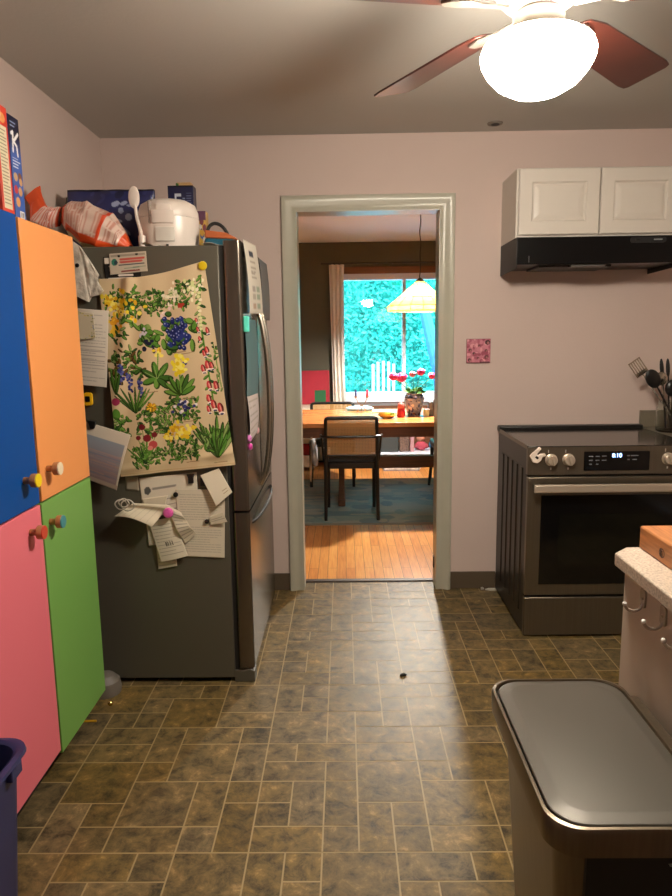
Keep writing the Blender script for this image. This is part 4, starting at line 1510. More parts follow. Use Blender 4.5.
# worktop run at the right of the range
m_lam = mat('speckled laminate', (176, 160, 144), .45, noise=(190, .38))
m_lamd = mat('backsplash laminate', (120, 112, 96), .4, noise=(200, .15))
t = thing('base_cabinet', 'white base cabinet to the right of the range', 'base cabinet', (2.05, 3.37, 0))
obj('carcass', MB().box(1.60, 2.5, SY + .03, D - .001, .1, .872), m_white, t)
obj('plinth', MB().box(1.60, 2.5, SY + .09, D - .001, 0, .1), m_bmatte, t)
for x0, x1 in ((1.605, 2.045), (2.055, 2.495)):
    obj('cabinet_door', panel_door(x0, x1, .12, .86, SY + .01), m_white, t, smooth=25)
t = thing('side_worktop', 'grey laminate worktop with upstand right of the range', 'worktop', (2.05, 3.36, .873))
obj('worktop', MB().box(1.599, 2.52, SY, D - .001, .873, .912), m_lamd, t, bevel=.004)
obj('upstand', MB().box(1.599, 2.52, D - .02, D - .001, .9125, 1.003), m_lamd, t, bevel=.002)

t = thing('utensil_jar', 'clear glass jar holding cooking utensils on the worktop', 'jar', (1.685, 3.5, .912))
JX, JY = 1.685, 3.5
mb = MB()
mb.lathe([(.068, 0), (.075, .006), (.076, .12), (.068, .138), (.066, .158), (.063, .158), (.065, .136), (.072, .118), (.072, .01), (.06, .006)], (JX, JY, .9125), 36)
obj('jar_glass', mb, m_jar, t, smooth=40)
for z in (.143, .150):
    obj('thread_ring', MB().tube([(JX + .068 * math.cos(a), JY + .068 * math.sin(a), .9125 + z) for a in [2 * PI * q / 30 for q in range(30)]], .0016, 6, closed=True), m_jar, t)


def utensil(name, label, foot, tip, head, m, mh=None, rr=.005, cat='utensil'):
    t = thing(name, label, cat, foot)
    obj('handle', MB().tube([foot, tuple((Vector(foot) + Vector(tip)) / 2 + Vector((0, 0, .002))), tip], [rr, rr, rr * .9], 8), m, t)
    mb = MB()
    d = (Vector(tip) - Vector(foot)).normalized()
    sd = Vector((d.z, 0, -d.x)).normalized()
    mxh = Matrix((sd, Vector((0, 1, 0)), d)).transposed().to_4x4()
    mxh.translation = Vector(tip)
    head(mb, mxh)
    obj('head', mb, mh or m, t, smooth=40)


def h_spoon(w_, l_, dp=.012):
    def f(mb, mx_):
        mb.ball((0, 0, 0), 1, (w_, dp, l_), 18, 10, None)
        for v in mb.bm.verts:
            v.co = mx_ @ (v.co + Vector((0, 0, l_ * .9)))
    return f


def h_fork(mb, mx_):
    mb.box(-.034, .034, -.0015, .0015, 0, .02, mx_)
    for k in range(6):
        x = -.031 + k * .0124
        mb.box(x - .0022, x + .0022, -.0015, .0015, .018, .085, mx_)
    mb.box(-.034, .034, -.0015, .0015, .08, .086, mx_)


def h_spat(w_, l_):
    def f(mb, mx_):
        mb.prism([(-.006, 0), (-w_, l_ * .3), (-w_, l_ * .9), (-w_ * .6, l_), (w_ * .6, l_), (w_, l_ * .9), (w_, l_ * .3), (.006, 0)], 'y', -.002, .002, mx_)
    return f


def h_tine(mb, mx_):
    mb.ball((0, 0, 0), 1, (.011, .006, .05), 12, 8, None)
    for v in mb.bm.verts:
        v.co = mx_ @ (v.co + Vector((0, 0, .045)))


jb = .921
utensil('slotted_turner', 'steel slotted turner leaning furthest left in the utensil jar', (1.735, 3.51, jb), (1.537, 3.53, 1.205), h_fork, m_ssl, rr=.004)
utensil('serving_spoon', 'black serving spoon leaning left in the utensil jar', (1.725, 3.495, jb), (1.592, 3.482, 1.145), h_spoon(.037, .052), m_black)
utensil('steel_ladle', 'steel ladle with a bright bowl upright in the utensil jar', (1.69, 3.535, jb), (1.638, 3.53, 1.15), h_spoon(.034, .036, .02), m_ssl, rr=.004)
utensil('salad_server', 'black pointed server at the back left of the utensil jar', (1.68, 3.55, jb), (1.648, 3.553, 1.19), h_tine, m_black)
utensil('salad_server', 'black pointed server at the back right of the utensil jar', (1.70, 3.55, jb), (1.678, 3.553, 1.19), h_tine, m_black)
utensil('black_ladle', 'black round ladle at the front of the utensil jar', (1.665, 3.46, jb), (1.658, 3.452, 1.10), h_spoon(.04, .044, .02), m_black)
utensil('spatula', 'black flat spatula at the right of the utensil jar', (1.70, 3.455, jb), (1.725, 3.452, 1.13), h_spat(.035, .10), m_black)

# ------------------------------------------------------------------ island with hooks and cutting board
IZ = .915
t = thing('kitchen_island', 'pale kitchen island with speckled worktop at the right edge', 'island', (1.0, 1.1, 0))
m_isl = mat('island panel', (182, 166, 150), .6)
obj('end_panel', MB().box(.65, .672, .25, 1.53, 0, IZ - .031), m_isl, t, bevel=.004)
obj('cabinet_body', MB().box(.6725, 1.35, .25, 1.50, 0, IZ - .031), m_isl, t, bevel=.003)
obj('worktop', MB().prism([(.62, .2), (1.38, .2), (1.38, 1.558), (.663, 1.558), (.62, 1.516)], 'z', IZ - .03, IZ), m_lam, t, bevel=.003)
t = thing('cutting_board', 'thick butcher block cutting board on the island worktop', 'cutting board', (.85, 1.3, IZ))
m_bb = mat('butcher block', (160, 102, 58), .5, noise=(5, .32), stretch=(26, 2, 26))
obj('board', MB().prism([(.69, 1.0), (1.02, 1.0), (1.02, 1.553), (.69, 1.553)], 'z', IZ + .0005, IZ + .054), m_bb, t, bevel=.004)
mb = MB()
mb.ring_loft([[Vector((.6893, 1.437 + r_ * math.cos(a), IZ + .024 + r_ * .8 * math.sin(a))) for a in [2 * PI * q / 20 for q in range(20)]] for r_ in (.0135, .0105)], caps=False)
for (y0, z0, y1, z1) in ((1.443, .016, 1.443, .033), (1.443, .033, 1.436, .029), (1.436, .029, 1.443, .024), (1.443, .024, 1.434, .016)):
    mb.tube([(.6893, y0, IZ + z0), (.6893, y1, IZ + z1)], .0016, 6)
obj('burned_stamp', mb, mat('burned mark', (70, 40, 22), .7), t)
m_hook = mat('clear hook plastic', (166, 152, 138), .2, spec=.8)
for k, (y, lb) in enumerate(((1.420, 'clear round hook on the island panel, farthest one near its corner'), (1.325, 'clear round hook on the island panel, middle of the three'), (1.237, 'clear round hook on the island panel, nearest one at the picture edge'))):
    t = thing('wall_hook', lb, 'hook', (.648, y, .834), 'clear hooks on the island panel')
    cz = .834
    pts = [(.6488 - .021 + .0205 * math.cos(a), y, cz + .0205 * math.sin(a)) for a in [math.radians(30 - 200 * q / 16) for q in range(17)]]
    obj('hook_arm', MB().tube(pts, .0034, 8), m_hook, t)
    obj('hook_tip', MB().ball(pts[-1], .005, nu=12, nv=8), mat('hook tip', (232, 226, 220), .15), t)
    obj('hook_plate', MB().prism(rrect(y - .012, y + .012, cz - .012, cz + .03, .008), 'x', .6455, .6495), m_hook, t)

# ------------------------------------------------------------------ pedal bin
t = thing('step_trash_can', 'rectangular stainless trash can with a grey lid beside the island', 'trash can', (.46, 1.2, 0))
m_can = mat('can steel', (118, 106, 90), .3, .85, noise=(3, .08), stretch=(40, 40, 1))
m_lid = mat('lid grey', (82, 77, 69), .42, .3)
tx0, tx1, ty0, ty1, tz = .315, .604, .955, 1.432, .65


def tring(e, z, r=.055, ex=0):
    return [Vector((x, y, z)) for x, y in rrect(tx0 - e, tx1 + e, ty0 - e, ty1 + e, r, 8)]


obj('can_body', MB().ring_loft([tring(-.062, .02, .045), tring(-.026, .59)]), m_can, t, smooth=40)
obj('base_ring', MB().ring_loft([tring(-.058, 0, .045), tring(-.058, .022, .045)]), m_black, t, smooth=40)
obj('front_panel', MB().prism(rrect(tx0 + .066, tx1 - .066, .03, .584, .004), 'y', ty0 + .022, ty0 + .064), m_black, t)
obj('rim', MB().ring_loft([tring(-.024, .583), tring(-.001, .600), tring(.001, .644), tring(-.001, .650), tring(-.006, .651), tring(-.008, .648), tring(-.008, .640)]), m_can, t, smooth=40)
obj('lid_gap', MB().ring_loft([tring(-.0075, .6405), tring(-.0075, .6415)]), m_black, t)
obj('lid', MB().ring_loft([tring(-.0115, .642), tring(-.0115, .6485), tring(-.013, .6500), tring(-.034, .6545, .045), tring(-.037, .6548, .04)]), m_lid, t, smooth=20)
obj('lid_hinge', MB().prism(rrect(tx1 - .01, tx1 + .018, ty0 + .02, ty1 - .07, .008), 'z', .60, .647), m_can, t, bevel=.003)
obj('pedal', MB().prism(rrect(tx0 + .1, tx1 - .1, ty0 + .0, ty0 + .07, .01), 'z', .024, .034), m_can, t)
o = obj('bin_liner', MB().prism([(.51, .575), (.61, .582), (.606, .562), (.57, .568)], 'y', ty0 + .012, ty0 + .018), mat('liner white', (206, 198, 186), .5))
tag(o, 'scrap of white bin liner sticking out under the trash can rim', 'bin liner')

# crumbs on the floor
o = obj('floor_crumb', MB().ball((.234, 2.681, .006), .012, (1.2, .8, .5), 10, 6, jit=.2), m_black)
tag(o, 'small black crumb in the middle of the kitchen floor', 'crumb')
o = obj('loose_trim', MB().prism([(.80, 0), (.83, -.012), (.90, -.006), (.90, .018), (.82, .016)], 'z', .001, .007, Matrix.Translation((-.02, 3.655, 0))), m_white)
tag(o, 'short white strip lying on the floor beside the range', 'trim strip')
o = obj('plastic_scrap', MB().prism([(.755, 0), (.775, .006), (.77, .022), (.758, .02)], 'z', .001, .012, Matrix.Translation((0, 3.655, 0))), m_white, bevel=.003)
tag(o, 'tiny white scrap on the floor near the baseboard', 'scrap')

# ------------------------------------------------------------------ dining room furniture
TZ = .75
t = thing('dining_table', 'long wooden dining table in the room beyond the doorway', 'dining table', (.5, 5.82, 0))
obj('tabletop', MB().box(-.62, 1.13, 5.28, 6.35, TZ - .035, TZ), m_table, t, bevel=.004)
for y in (5.32, 6.28):
    obj('apron', MB().box(-.5, 1.05, y, y + .025, TZ - .12, TZ - .035), m_dwood, t)
for x, ya, yb in ((-.03, 5.60, 6.04), (.93, 5.60, 5.8)):
    for y in (ya, yb):
        obj('pedestal', MB().box(x - .024, x + .024, y, y + .06, .06, TZ - .035), m_dwood, t, bevel=.004)
    obj('sled_foot', MB().box(x - .03, x + .03, ya - .03, yb + .09, .0065, .06), m_dwood, t, bevel=.01)
obj('stretcher', MB().box(-.006, .906, 5.70, 5.735, .31, .412), m_dwood, t, bevel=.003)

cv = Canvas(190, 180, 150, (150, 168, 166), .1)
r = random.Random(8)
for _ in range(220):
    cv.ell(r.uniform(0, 190), r.uniform(0, 180), r.uniform(3, 20), r.uniform(2, 10), r.choice([(140, 164, 164), (156, 174, 170), (166, 174, 166), (130, 152, 156), (172, 176, 166)]))
cv.rect(0, 0, 190, 5, (150, 146, 134))
cv.rect(0, 175, 190, 180, (150, 146, 134))
o = sheet('area_rug', cv, lambda u, v: (-.55 + 1.9 * u, 6.72 - 1.70 * v, .0035), print_mat('woven rug', .95, .1), None, .005)
tag(o, 'worn teal grey rug under the dining table', 'rug')


def cane_chair():
    """bent frame armchair with cane back, seat facing +y, back at y = 0"""
    t = thing('cane_chair', 'x', 'chair', (0, 0, 0), 'black cane back chairs at the dining table')
    mb = MB()
    wv, z0, z1 = .195, .50, .80
    pts = [(-wv, 0, z0)] + [(-wv, 0, z0 + .2), (-wv, -.01, z1 - .05)] + bez((-wv, -.012, z1 - .05), (-wv, -.014, z1), (-wv, -.014, z1), (-wv + .05, -.015, z1), 6)[1:]
    pts += bez((wv - .05, -.015, z1), (wv, -.014, z1), (wv, -.014, z1), (wv, -.012, z1 - .05), 6) + [(wv, 0, z0 + .2), (wv, 0, z0)]
    mb.tube(pts, .015, 10)
    mb.tube([(-wv, 0, z0 + .01), (wv, 0, z0 + .01)], .013, 8)
    obj('back_frame', mb, m_chair, t)
    mb = MB()
    n = 34
    for k in range(n + 1):
        x = -wv + 2 * wv * k / n
        mb.box(x - .0032, x + .0032, -.008, -.006, z0 + .01, z1 - .005)
    n = 26
    for k in range(n + 1):
        z = z0 + .01 + (z1 - z0 - .015) * k / n
        mb.box(-wv, wv, -.010, -.008, z - .0032, z + .0032)
    obj('cane_back', mb, m_cane, t, smooth=0)
    pts = [(-.215, .10, .45), (-.225, .105, .56), (-.233, .09, .64)] + bez((-.235, .05, .66), (-.235, -.045, .66), (-.2, -.05, .66), (-.1, -.05, .66), 8) + bez((.1, -.05, .66), (.2, -.05, .66), (.235, -.045, .66), (.235, .05, .66), 8) + [(.233, .09, .64), (.225, .105, .56), (.215, .10, .45)]
    obj('arm_hoop', MB().tube(pts, .0105, 8), m_chair, t)
    mb = MB()
    mb.prism(rrect(-.205, .205, -.01, .40, .05), 'z', .405, .455)
    obj('seat_frame', mb, m_chair, t, bevel=.008)
    obj('seat', MB().prism(rrect(-.18, .18, .02, .37, .04), 'z', .452, .465), mat('seat pad', (44, 50, 54), .8), t, bevel=.004)
    for sx in (-1, 1):
        obj('leg', MB().tube([(sx * wv, 0, .51), (sx * .198, -.004, .3), (sx * .203, -.03, .0)], [.017, .016, .013], 10), m_chair, t)
        obj('leg', MB().tube([(sx * .19, .37, .42), (sx * .19, .38, .2), (sx * .19, .40, .0)], [.017, .016, .013], 10), m_chair, t)
    return t


ch = cane_chair()
ch.location = (.05, 5.16, .008)
ch['label'] = 'black cane back armchair nearest the doorway, its back to the kitchen'
c2 = copy_tree(ch)
c2.location = (-.12, 6.74, .008)
c2.scale = (1.06, 1, .952)
c2.rotation_euler = (0, 0, PI)
c3 = copy_tree(ch)
c3.location = (1.20, 6.18, .008)
c3.rotation_euler = (0, 0, PI / 2)
c3['label'] = 'black armchair at the right end of the dining table, only its front legs showing'
c2['label'] = 'black armchair on the window side of the dining table, mostly hidden'

# bag over the chair arm
t = thing('tote_bag', 'blue and white cloth bag hanging from the left arm of the near cane chair', 'bag', (-.2, 5.3, .42))
mb = MB()
mb.ring_loft([[Vector((cx + a * math.cos(th), 5.165 + b_ * math.sin(th), z)) for th in [2 * PI * q / 16 for q in range(16)]] for (cx, z, a, b_) in ((-.225, .44, .016, .05), (-.232, .47, .026, .075), (-.236, .56, .026, .075), (-.242, .63, .018, .065), (-.242, .645, .016, .05))])
obj('bag_cloth', mb, mat('bag denim', (52, 66, 96), .9, noise=(9, .5, (190, 186, 184))), t, smooth=60)
mb = MB()
mb.prism([(-.262, .66), (-.248, .665), (-.25, .5), (-.262, .31), (-.276, .315), (-.266, .5)], 'y', 5.16, 5.165)
obj('strap', mb, mat('strap greige', (160, 138, 112), .8), t)

# low bookshelf under the window, and what stands on it
t = thing('low_bookshelf', 'low dark wooden shelf unit under the dining window', 'shelf unit', (.7, 7.45, 0))
obj('shelf_top', MB().box(.06, 1.5, 7.28, 7.62, .655, .685), m_dwood, t, bevel=.003)
obj('shelf_board', MB().box(.06, 1.5, 7.28, 7.62, .15, .172), m_white2, t)
for x in (.06, 1.47):
    obj('side', MB().box(x, x + .03, 7.28, 7.62, 0, .655), m_dwood, t)
obj('back', MB().box(.05, 1.47, 7.6, 7.615, .172, .655), m_dwood, t)
tag(obj('storage_bin', MB().box(.10, .585, 7.32, 7.58, .173, .46), mat('bin slate', (62, 66, 66), .8), bevel=.01), 'dark grey storage box on the low shelf', 'storage box')
tag(obj('storage_basket', MB().box(.595, .705, 7.32, 7.58, .173, .47), mat('basket brown', (104, 84, 76), .9, noise=(60, .4)), bevel=.01), 'brown woven basket next to the dark grey storage box', 'basket')
tag(obj('pink_box', MB().box(.712, .755, 7.32, 7.58, .173, .46), mat('box rose', (176, 134, 142), .7), bevel=.004), 'narrow rose coloured box on the low shelf', 'box')
t = thing('soft_toy', 'pink and tan soft toy sitting on the low shelf', 'soft toy', (.86, 7.42, .173))
obj('toy_body', MB().ball((.84, 7.42, .225), .06, (1.1, .8, .85)), mat('toy pink', (176, 72, 90), .9), t)
obj('toy_head', MB().ball((.835, 7.42, .315), .048), mat('toy tan', (190, 128, 104), .9), t)
for sx in (-1, 1):
    obj('toy_arm', MB().tube([(.84 + sx * .05, 7.41, .24), (.84 + sx * .06, 7.375, .21)], [.02, .017], 8), mat('toy sleeve', (150, 60, 76), .9), t)
    obj('toy_ear', MB().ball((.835 + sx * .036, 7.42, .355), .017), mat('toy ear', (170, 108, 86), .9), t)
tag(obj('toy_ball', MB().ball((.99, 7.40, .24), .065, nu=20, nv=14), mat('ball blue', (60, 150, 214), .4)), 'bright blue ball on the low shelf', 'ball')
r = random.Random(3)
for k in range(3):
    o = obj('magazine', MB().box(.42, .80, 7.12, 7.33 - .01 * k, .001 + .016 * k, .0155 + .016 * k, Matrix.Translation((r.uniform(-.02, .02), 0, 0))), mat('magazine cover', [(150, 140, 140), (206, 196, 190), (120, 104, 108)][k], .5, noise=(24, .4)), bevel=.001)
    tag(o, ['grey magazine at the bottom of the floor pile under the shelf', 'pale magazine in the middle of the floor pile under the shelf', 'patterned magazine on top of the floor pile under the shelf'][k], 'magazine', 'magazines on the dining room floor')

# sideboard, red panel
t = thing('sideboard', 'low cream sideboard in the far left corner of the dining room', 'sideboard', (-.62, 7.4, 0))
m_cream = mat('cream paint', (228, 214, 194), .5)
obj('top', MB().box(-1.25, -.165, 7.15, 7.66, .655, .678), m_cream, t, bevel=.003)
obj('side', MB().box(-1.24, -1.22, 7.17, 7.66, .03, .655), m_cream, t)
obj('side', MB().box(-.345, -.325, 7.17, 7.66, .03, .655), m_cream, t)
obj('side', MB().box(-.188, -.168, 7.17, 7.66, .0, .655), m_cream, t)
obj('shelf', MB().box(-1.22, -.345, 7.17, 7.66, .43, .45), m_cream, t)
obj('drawer_front', MB().box(-1.22, -.345, 7.175, 7.195, .30, .43), m_cream, t, bevel=.002)
obj('drawer_front', MB().box(-1.22, -.345, 7.175, 7.195, .04, .165), m_cream, t, bevel=.002)
obj('back', MB().box(-1.22, -.19, 7.64, 7.65, .03, .655), m_cream, t)
tag(obj('red_box', MB().box(-.9, -.35, 7.2, 7.55, .168, .295), mat('box crimson', (150, 24, 36), .6), bevel=.004), 'crimson box in the open slot of the cream sideboard', 'box')
t = thing('red_canvas', 'red canvas panel with a green square leaning on the sideboard', 'canvas', (-.3, 7.6, .678))
mxc = Matrix.Translation((0, 7.60, .679)) @ Matrix.Rotation(math.radians(-6), 4, 'X')
obj('canvas', MB().box(-.75, -.165, -.012, .012, 0, .375, mxc), mat('canvas red', (150, 26, 44), .8, noise=(6, .12)), t, bevel=.002)
obj('green_patch', MB().box(-.33, -.205, -.0135, -.0115, .022, .155, mxc), mat('patch green', (28, 88, 50), .8), t)
obj('dark_edge', MB().box(-.188, -.164, -.0132, -.0115, .0, .375, mxc), mat('canvas maroon', (140, 24, 40), .8), t)

# curtain and rod
t = thing('curtain_rod', 'thin black curtain rod above the dining window', 'curtain rod', (.6, 7.6, 2.205))
obj('rod', MB().cyl((-.22, 7.60, 2.205), (1.75, 7.60, 2.205), .008, n=12), m_bmatte, t)
obj('finial', MB().ball((-.228, 7.60, 2.205), .014, nu=12, nv=8), m_bmatte, t)
for x in (-.12, .545, 1.6):
    obj('bracket', MB().box(x - .006, x + .006, 7.60, 7.689, 2.196, 2.20), m_bmatte, t)
cv = Canvas(20, 160, 40, (236, 230, 222))


def cur_fn(u, v):
    w_ = .165 - .035 * math.sin(PI * v * .9) + .0 * v
    x = -.150 + (w_ * u) + .035 * v
    return (x, 7.60 + .030 * math.sin(2 * PI * u * 3.2 + .4) * (.7 + .3 * v), 2.195 - 1.76 * v)


o = sheet('curtain', cv, cur_fn, print_mat('linen curtain', .9, .1), None, .0015)
tag(o, 'white gathered curtain at the left side of the dining window', 'curtain')

# pendant lamp
LX, LY = .645, 5.85
t = thing('pendant_lamp', 'amber art glass pendant lamp on a chain over the dining table', 'pendant lamp', (LX, LY, CEIL))
obj('ceiling_canopy', MB().lathe([(.065, 0), (.06, -.012), (.03, -.022), (.008, -.03)], (LX, LY, CEIL), 28), m_brass, t)
obj('cord', MB().tube([(LX + .004 * math.sin(k * 1.1), LY, CEIL - .03 - .53 * k / 16) for k in range(17)], .0045, 6), m_bmatte, t)
mb = MB()
nseg = 16
prs = [(.03, 1.87), (.10, 1.81), (.185, 1.735), (.27, 1.665), (.272, 1.625)]
rings = [[Vector((LX + r_ * math.cos(2 * PI * k / nseg), LY + r_ * math.sin(2 * PI * k / nseg), z)) for k in range(nseg)] for r_, z in prs]
mb.ring_loft(rings, caps=False)
sh = obj('lamp_shade', mb, m_shade, t, smooth=0)
mb = MB()
for k in range(nseg):
    mb.tube([(LX + r_ * 1.003 * math.cos(2 * PI * k / nseg), LY + r_ * 1.003 * math.sin(2 * PI * k / nseg), z) for r_, z in prs], .0022, 5)
for r_, z in (prs[2], prs[3], prs[4]):
    mb.tube([(LX + r_ * 1.002 * math.cos(2 * PI * k / nseg), LY + r_ * 1.002 * math.sin(2 * PI * k / nseg), z) for k in range(nseg)], .0026, 5, closed=True)
obj('leading', mb, m_brass, sh)
obj('top_cap', MB().lathe([(.006, .03), (.034, .008), (.04, 0)], (LX, LY, 1.868), 20), m_brass, t)
obj('bulb', MB().ball((LX, LY, 1.755), .028, nu=16, nv=10), mat('lit bulb', (255, 236, 200), .4, emit=((255, 214, 150), 40)), t)
ld = bpy.data.lights.new('pendant_bulb_light', 'POINT')
ld.energy = PEND
ld.color = (1.0, .93, .82)
ld.shadow_soft_size = .05
lo = bpy.data.objects.new('pendant_bulb_light', ld)
COL.objects.link(lo)
lo.parent = t
lo.location = (0, 0, 1.69 - CEIL)

# ------------------------------------------------------------------ things on the dining table
VX, VY = .59, 5.75
cv = Canvas(100, 80, 90, (132, 148, 184))
r = random.Random(12)
for _ in range(240):
    cv.ell(r.uniform(0, 100), r.uniform(0, 80), r.uniform(1, 3.4), r.uniform(1, 3.4), r.choice([(40, 52, 108), (60, 76, 132), (50, 62, 118), (130, 92, 76), (206, 208, 214), (36, 38, 60)]))
vp = [(.048, 0), (.054, .01), (.068, .07), (.080, .125), (.082, .15), (.074, .172), (.064, .18), (.068, .192)]


def vase_fn(u, v):
    s = (1 - v) * (len(vp) - 1)
    i = min(len(vp) - 2, int(s))
    f = s - i
    r_ = vp[i][0] + (vp[i + 1][0] - vp[i][0]) * f
    z = vp[i][1] + (vp[i + 1][1] - vp[i][1]) * f
    return (VX + r_ * math.cos(2 * PI * u), VY + r_ * math.sin(2 * PI * u), TZ + .001 + z)


o = sheet('flower_vase', cv, vase_fn, print_mat('painted porcelain', .2, .5), None, .003)
tag(o, 'blue and brown patterned vase of peonies on the dining table', 'vase')
m_pe = mat('peony petals', (220, 62, 134), .7, noise=(30, .25))
m_pe2 = mat('peony petals light', (232, 124, 150), .7, noise=(30, .25))


def peony(label, x, z, y, rad, m, droop=0):
    t = thing('peony', label, 'flower', (VX, VY, TZ + .1), 'peonies in the vase')
    b0 = Vector((VX + (x - VX) * .12, VY, TZ + .05))
    p2 = Vector((x, y, z - rad * .6))
    obj('stem', MB().tube(bez(b0, (VX + (x - VX) * .12, VY, TZ + .24), (VX + (x - VX) * .8, y, z - .02 + droop), p2, 10), .003, 6), m_leafg, t)
    mb = MB()
    rr2 = random.Random(hash(label) % 1000 if False else int(x * 1000))
    for ring, (n, tilt, sc_) in enumerate(((7, .35, 1.0), (6, .8, .9), (5, 1.2, .75))):
        for k in range(n):
            a = 2 * PI * k / n + ring
            mxp = Matrix.Translation((x, y, z)) @ Matrix.Rotation(a, 4, 'Z') @ Matrix.Rotation(-tilt + rr2.uniform(-.1, .1), 4, 'Y')
            mb2 = MB()
            mb.ball(mxp @ Vector((rad * .5 * sc_, 0, 0)), rad * .62 * sc_, (1, .85, .28), 8, 6, mxp.to_3x3().to_4x4())
            mb2.bm.free()
    mb.ball((x, y, z), rad * .95, (1, 1, .85), 14, 10, None, .07)
    obj('bloom', mb, m, t, smooth=60)


peony('large pink peony at the far left of the vase', .410, 1.085, 5.69, .040, m_pe)
peony('large deep pink peony second from the left in the vase', .492, 1.070, 5.82, .048, m_pe)
peony('small pale peony bud above the middle of the vase', .578, 1.10, 5.76, .03, m_pe2)
peony('pink peony right of the middle of the vase', .648, 1.118, 5.75, .036, m_pe)
peony('pink peony leaning out to the far right of the vase', .742, 1.085, 5.75, .034, m_pe)
t = thing('flower_leaves', 'green leaves spreading over the rim of the vase', 'leaves', (VX, VY, TZ + .17))
for k in range(34):
    a = rng.uniform(0, 2 * PI)
    L = rng.uniform(.06, .10)
    el = rng.uniform(.2, 1.0)
    p0 = Vector((VX + .03 * math.cos(a), VY + .03 * math.sin(a), TZ + .197))
    d = Vector((math.cos(a) * math.cos(el), math.sin(a) * math.cos(el), math.sin(el)))
    s_ = d.orthogonal().normalized() * .018
    mb = MB()
    v = mb.verts([p0, p0 + d * L * .4 + s_, p0 + d * L + Vector((0, 0, -.02)), p0 + d * L * .4 - s_])
    mb.face(v)
    lf = obj('leaf', mb, m_leafg, t, smooth=0)
    so = lf.modifiers.new('solid', 'SOLIDIFY')
    so.thickness = .001

t = thing('candle_holder', 'small metal two armed candle holder on the dining table', 'candle holder', (.152, 6.0, TZ))
for a in (0.4, 2.5, 4.6):
    obj('leg', MB().tube([(.152, 6.0, TZ + .075), (.152 + .025 * math.cos(a), 6.0 + .025 * math.sin(a), TZ + .05), (.152 + .045 * math.cos(a), 6.0 + .045 * math.sin(a), TZ + .0055)], .004, 6), m_ssl, t)
for sx in (-1, 1):
    obj('arm', MB().tube([(.152, 6.0, TZ + .07), (.152 + sx * .03, 6.0, TZ + .09), (.152 + sx * .05, 6.0, TZ + .135)], .004, 6), m_ssl, t)
    obj('cup', MB().lathe([(.006, 0), (.012, .004), (.013, .016)], (.152 + sx * .05, 6.0, TZ + .133), 14), m_ssl, t)
tag(obj('taper_candle', MB().cyl((.102, 6, TZ + .138), (.102, 6, TZ + .205), .0095, .008, 12), mat('candle blue', (52, 58, 110), .5)), 'short blue candle in the left arm of the candle holder', 'candle')
tag(obj('taper_candle', MB().cyl((.202, 6, TZ + .138), (.202, 6, TZ + .205), .0105, .009, 12), mat('candle red', (206, 30, 60), .5)), 'short red candle in the right arm of the candle holder', 'candle')

t = thing('fruit_dish', 'shallow wooden dish on the dining table in front of the vase', 'dish', (.35, 5.6, TZ))
obj('dish', MB().lathe([(.035, 0), (.045, .004), (.08, .026), (.078, .030), (.045, .010), (.002, .008)], (.352, 5.6, TZ + .0005), 32), mat('dish yellow wood', (226, 170, 80), .4), t, smooth=40)
for k, (x, y, rt, lb) in enumerate(((.335, 5.60, .2, 'yellow banana lying in the wooden dish, left one'), (.365, 5.615, .5, 'yellow banana lying in the wooden dish, right one'))):
    o = obj('banana', MB().tube([(x - .05 + .1 * q / 8, y + .02 * math.sin(PI * q / 8), TZ + .026 + .012 * (1 - math.sin(PI * q / 8))) for q in range(9)], [.004, .010, .014, .016, .016, .016, .014, .010, .004], 8), mat('banana skin', (238, 196, 70), .5))
    tag(o, lb, 'banana', 'bananas in the dish')
tag(obj('lime', MB().ball((.395, 5.575, TZ + .036), .018, (1.15, 1, 1)), mat('lime green', (120, 160, 60), .5)), 'small green lime at the right of the wooden dish', 'lime')

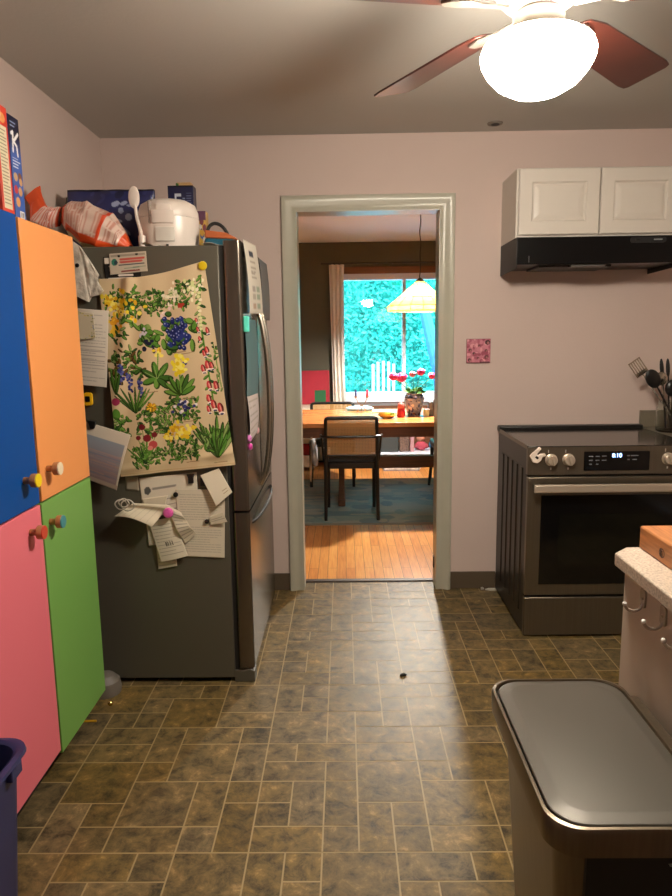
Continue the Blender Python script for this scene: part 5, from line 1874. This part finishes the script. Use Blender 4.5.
t = thing('red_jar', 'red lidded jar between the wooden dish and the vase', 'jar', (.472, 5.65, TZ))
obj('jar_body', MB().lathe([(.028, 0), (.034, .01), (.034, .06), (.026, .075)], (.472, 5.65, TZ + .0005), 24), mat('jar red', (186, 28, 44), .3), t, smooth=40)
obj('jar_lid', MB().lathe([(.027, .0755), (.03, .085), (.025, .11), (.012, .122), (.002, .124)], (.472, 5.65, TZ + .0005), 24), mat('jar lid rose', (216, 110, 100), .4), t, smooth=40)
t = thing('white_cup', 'small white and mint cup right of the vase', 'cup', (.683, 5.66, TZ))
obj('cup_body', MB().lathe([(.018, 0), (.024, .004), (.026, .06), (.023, .06), (.021, .008), (.002, .007)], (.683, 5.66, TZ + .0005), 24), mat('cup mint', (206, 232, 214), .3), t, smooth=40)
obj('cup_rim', MB().tube([(.683 + .0245 * math.cos(a), 5.66 + .0245 * math.sin(a), TZ + .061) for a in [2 * PI * q / 20 for q in range(20)]], .0018, 6, closed=True), m_white2, t)
tag(obj('tea_tin', MB().box(.705, .745, 5.68, 5.75, TZ + .0005, .87), mat('tin grey', (112, 118, 134), .5), bevel=.002), 'grey upright tin at the right end of the table', 'tin')
tag(obj('spice_carton', MB().box(.752, .80, 5.67, 5.74, TZ + .0005, .885), mat('carton tan', (206, 160, 110), .6, noise=(26, .5, (150, 60, 50))), bevel=.002), 'tan carton beside the grey tin', 'carton')
cv = Canvas(30, 20, 40, (226, 214, 190))
r = random.Random(6)
for _ in range(26):
    cv.ell(r.uniform(2, 28), r.uniform(2, 18), r.uniform(.7, 1.8), r.uniform(.5, 1.4), r.choice([(190, 170, 80), (150, 170, 110), (206, 130, 90)]))
o = sheet('placemat', cv, lambda u, v: (.25 + .3 * u, 6.24 - .2 * v, TZ + .0025 + .003 * math.sin(6 * u)), m_print, None, .0015)
tag(o, 'floral paper mat near the window side of the table', 'placemat')
mb = MB()
mb.ball((.14, 6.22, TZ + .02), 1, (.13, .06, .025), 18, 10)
for v in mb.bm.verts:
    v.co.z = max(v.co.z, TZ + .002)
tag(obj('blue_cloth', mb, mat('cloth pale blue', (160, 200, 226), .9, bump=(30, .5))), 'crumpled pale blue cloth on the window side of the table', 'cloth')
if False: o = obj('pencil_case', MB().tube([(-.42, 6.2, TZ + .012), (-.3, 6.2, TZ + .014), (-.1, 6.2, TZ + .016), (.0, 6.2, TZ + .013)], [.009, .011, .012, .006], 10), m_black)
if False: tag(o, 'long black case lying on the dining table at the left', 'case')
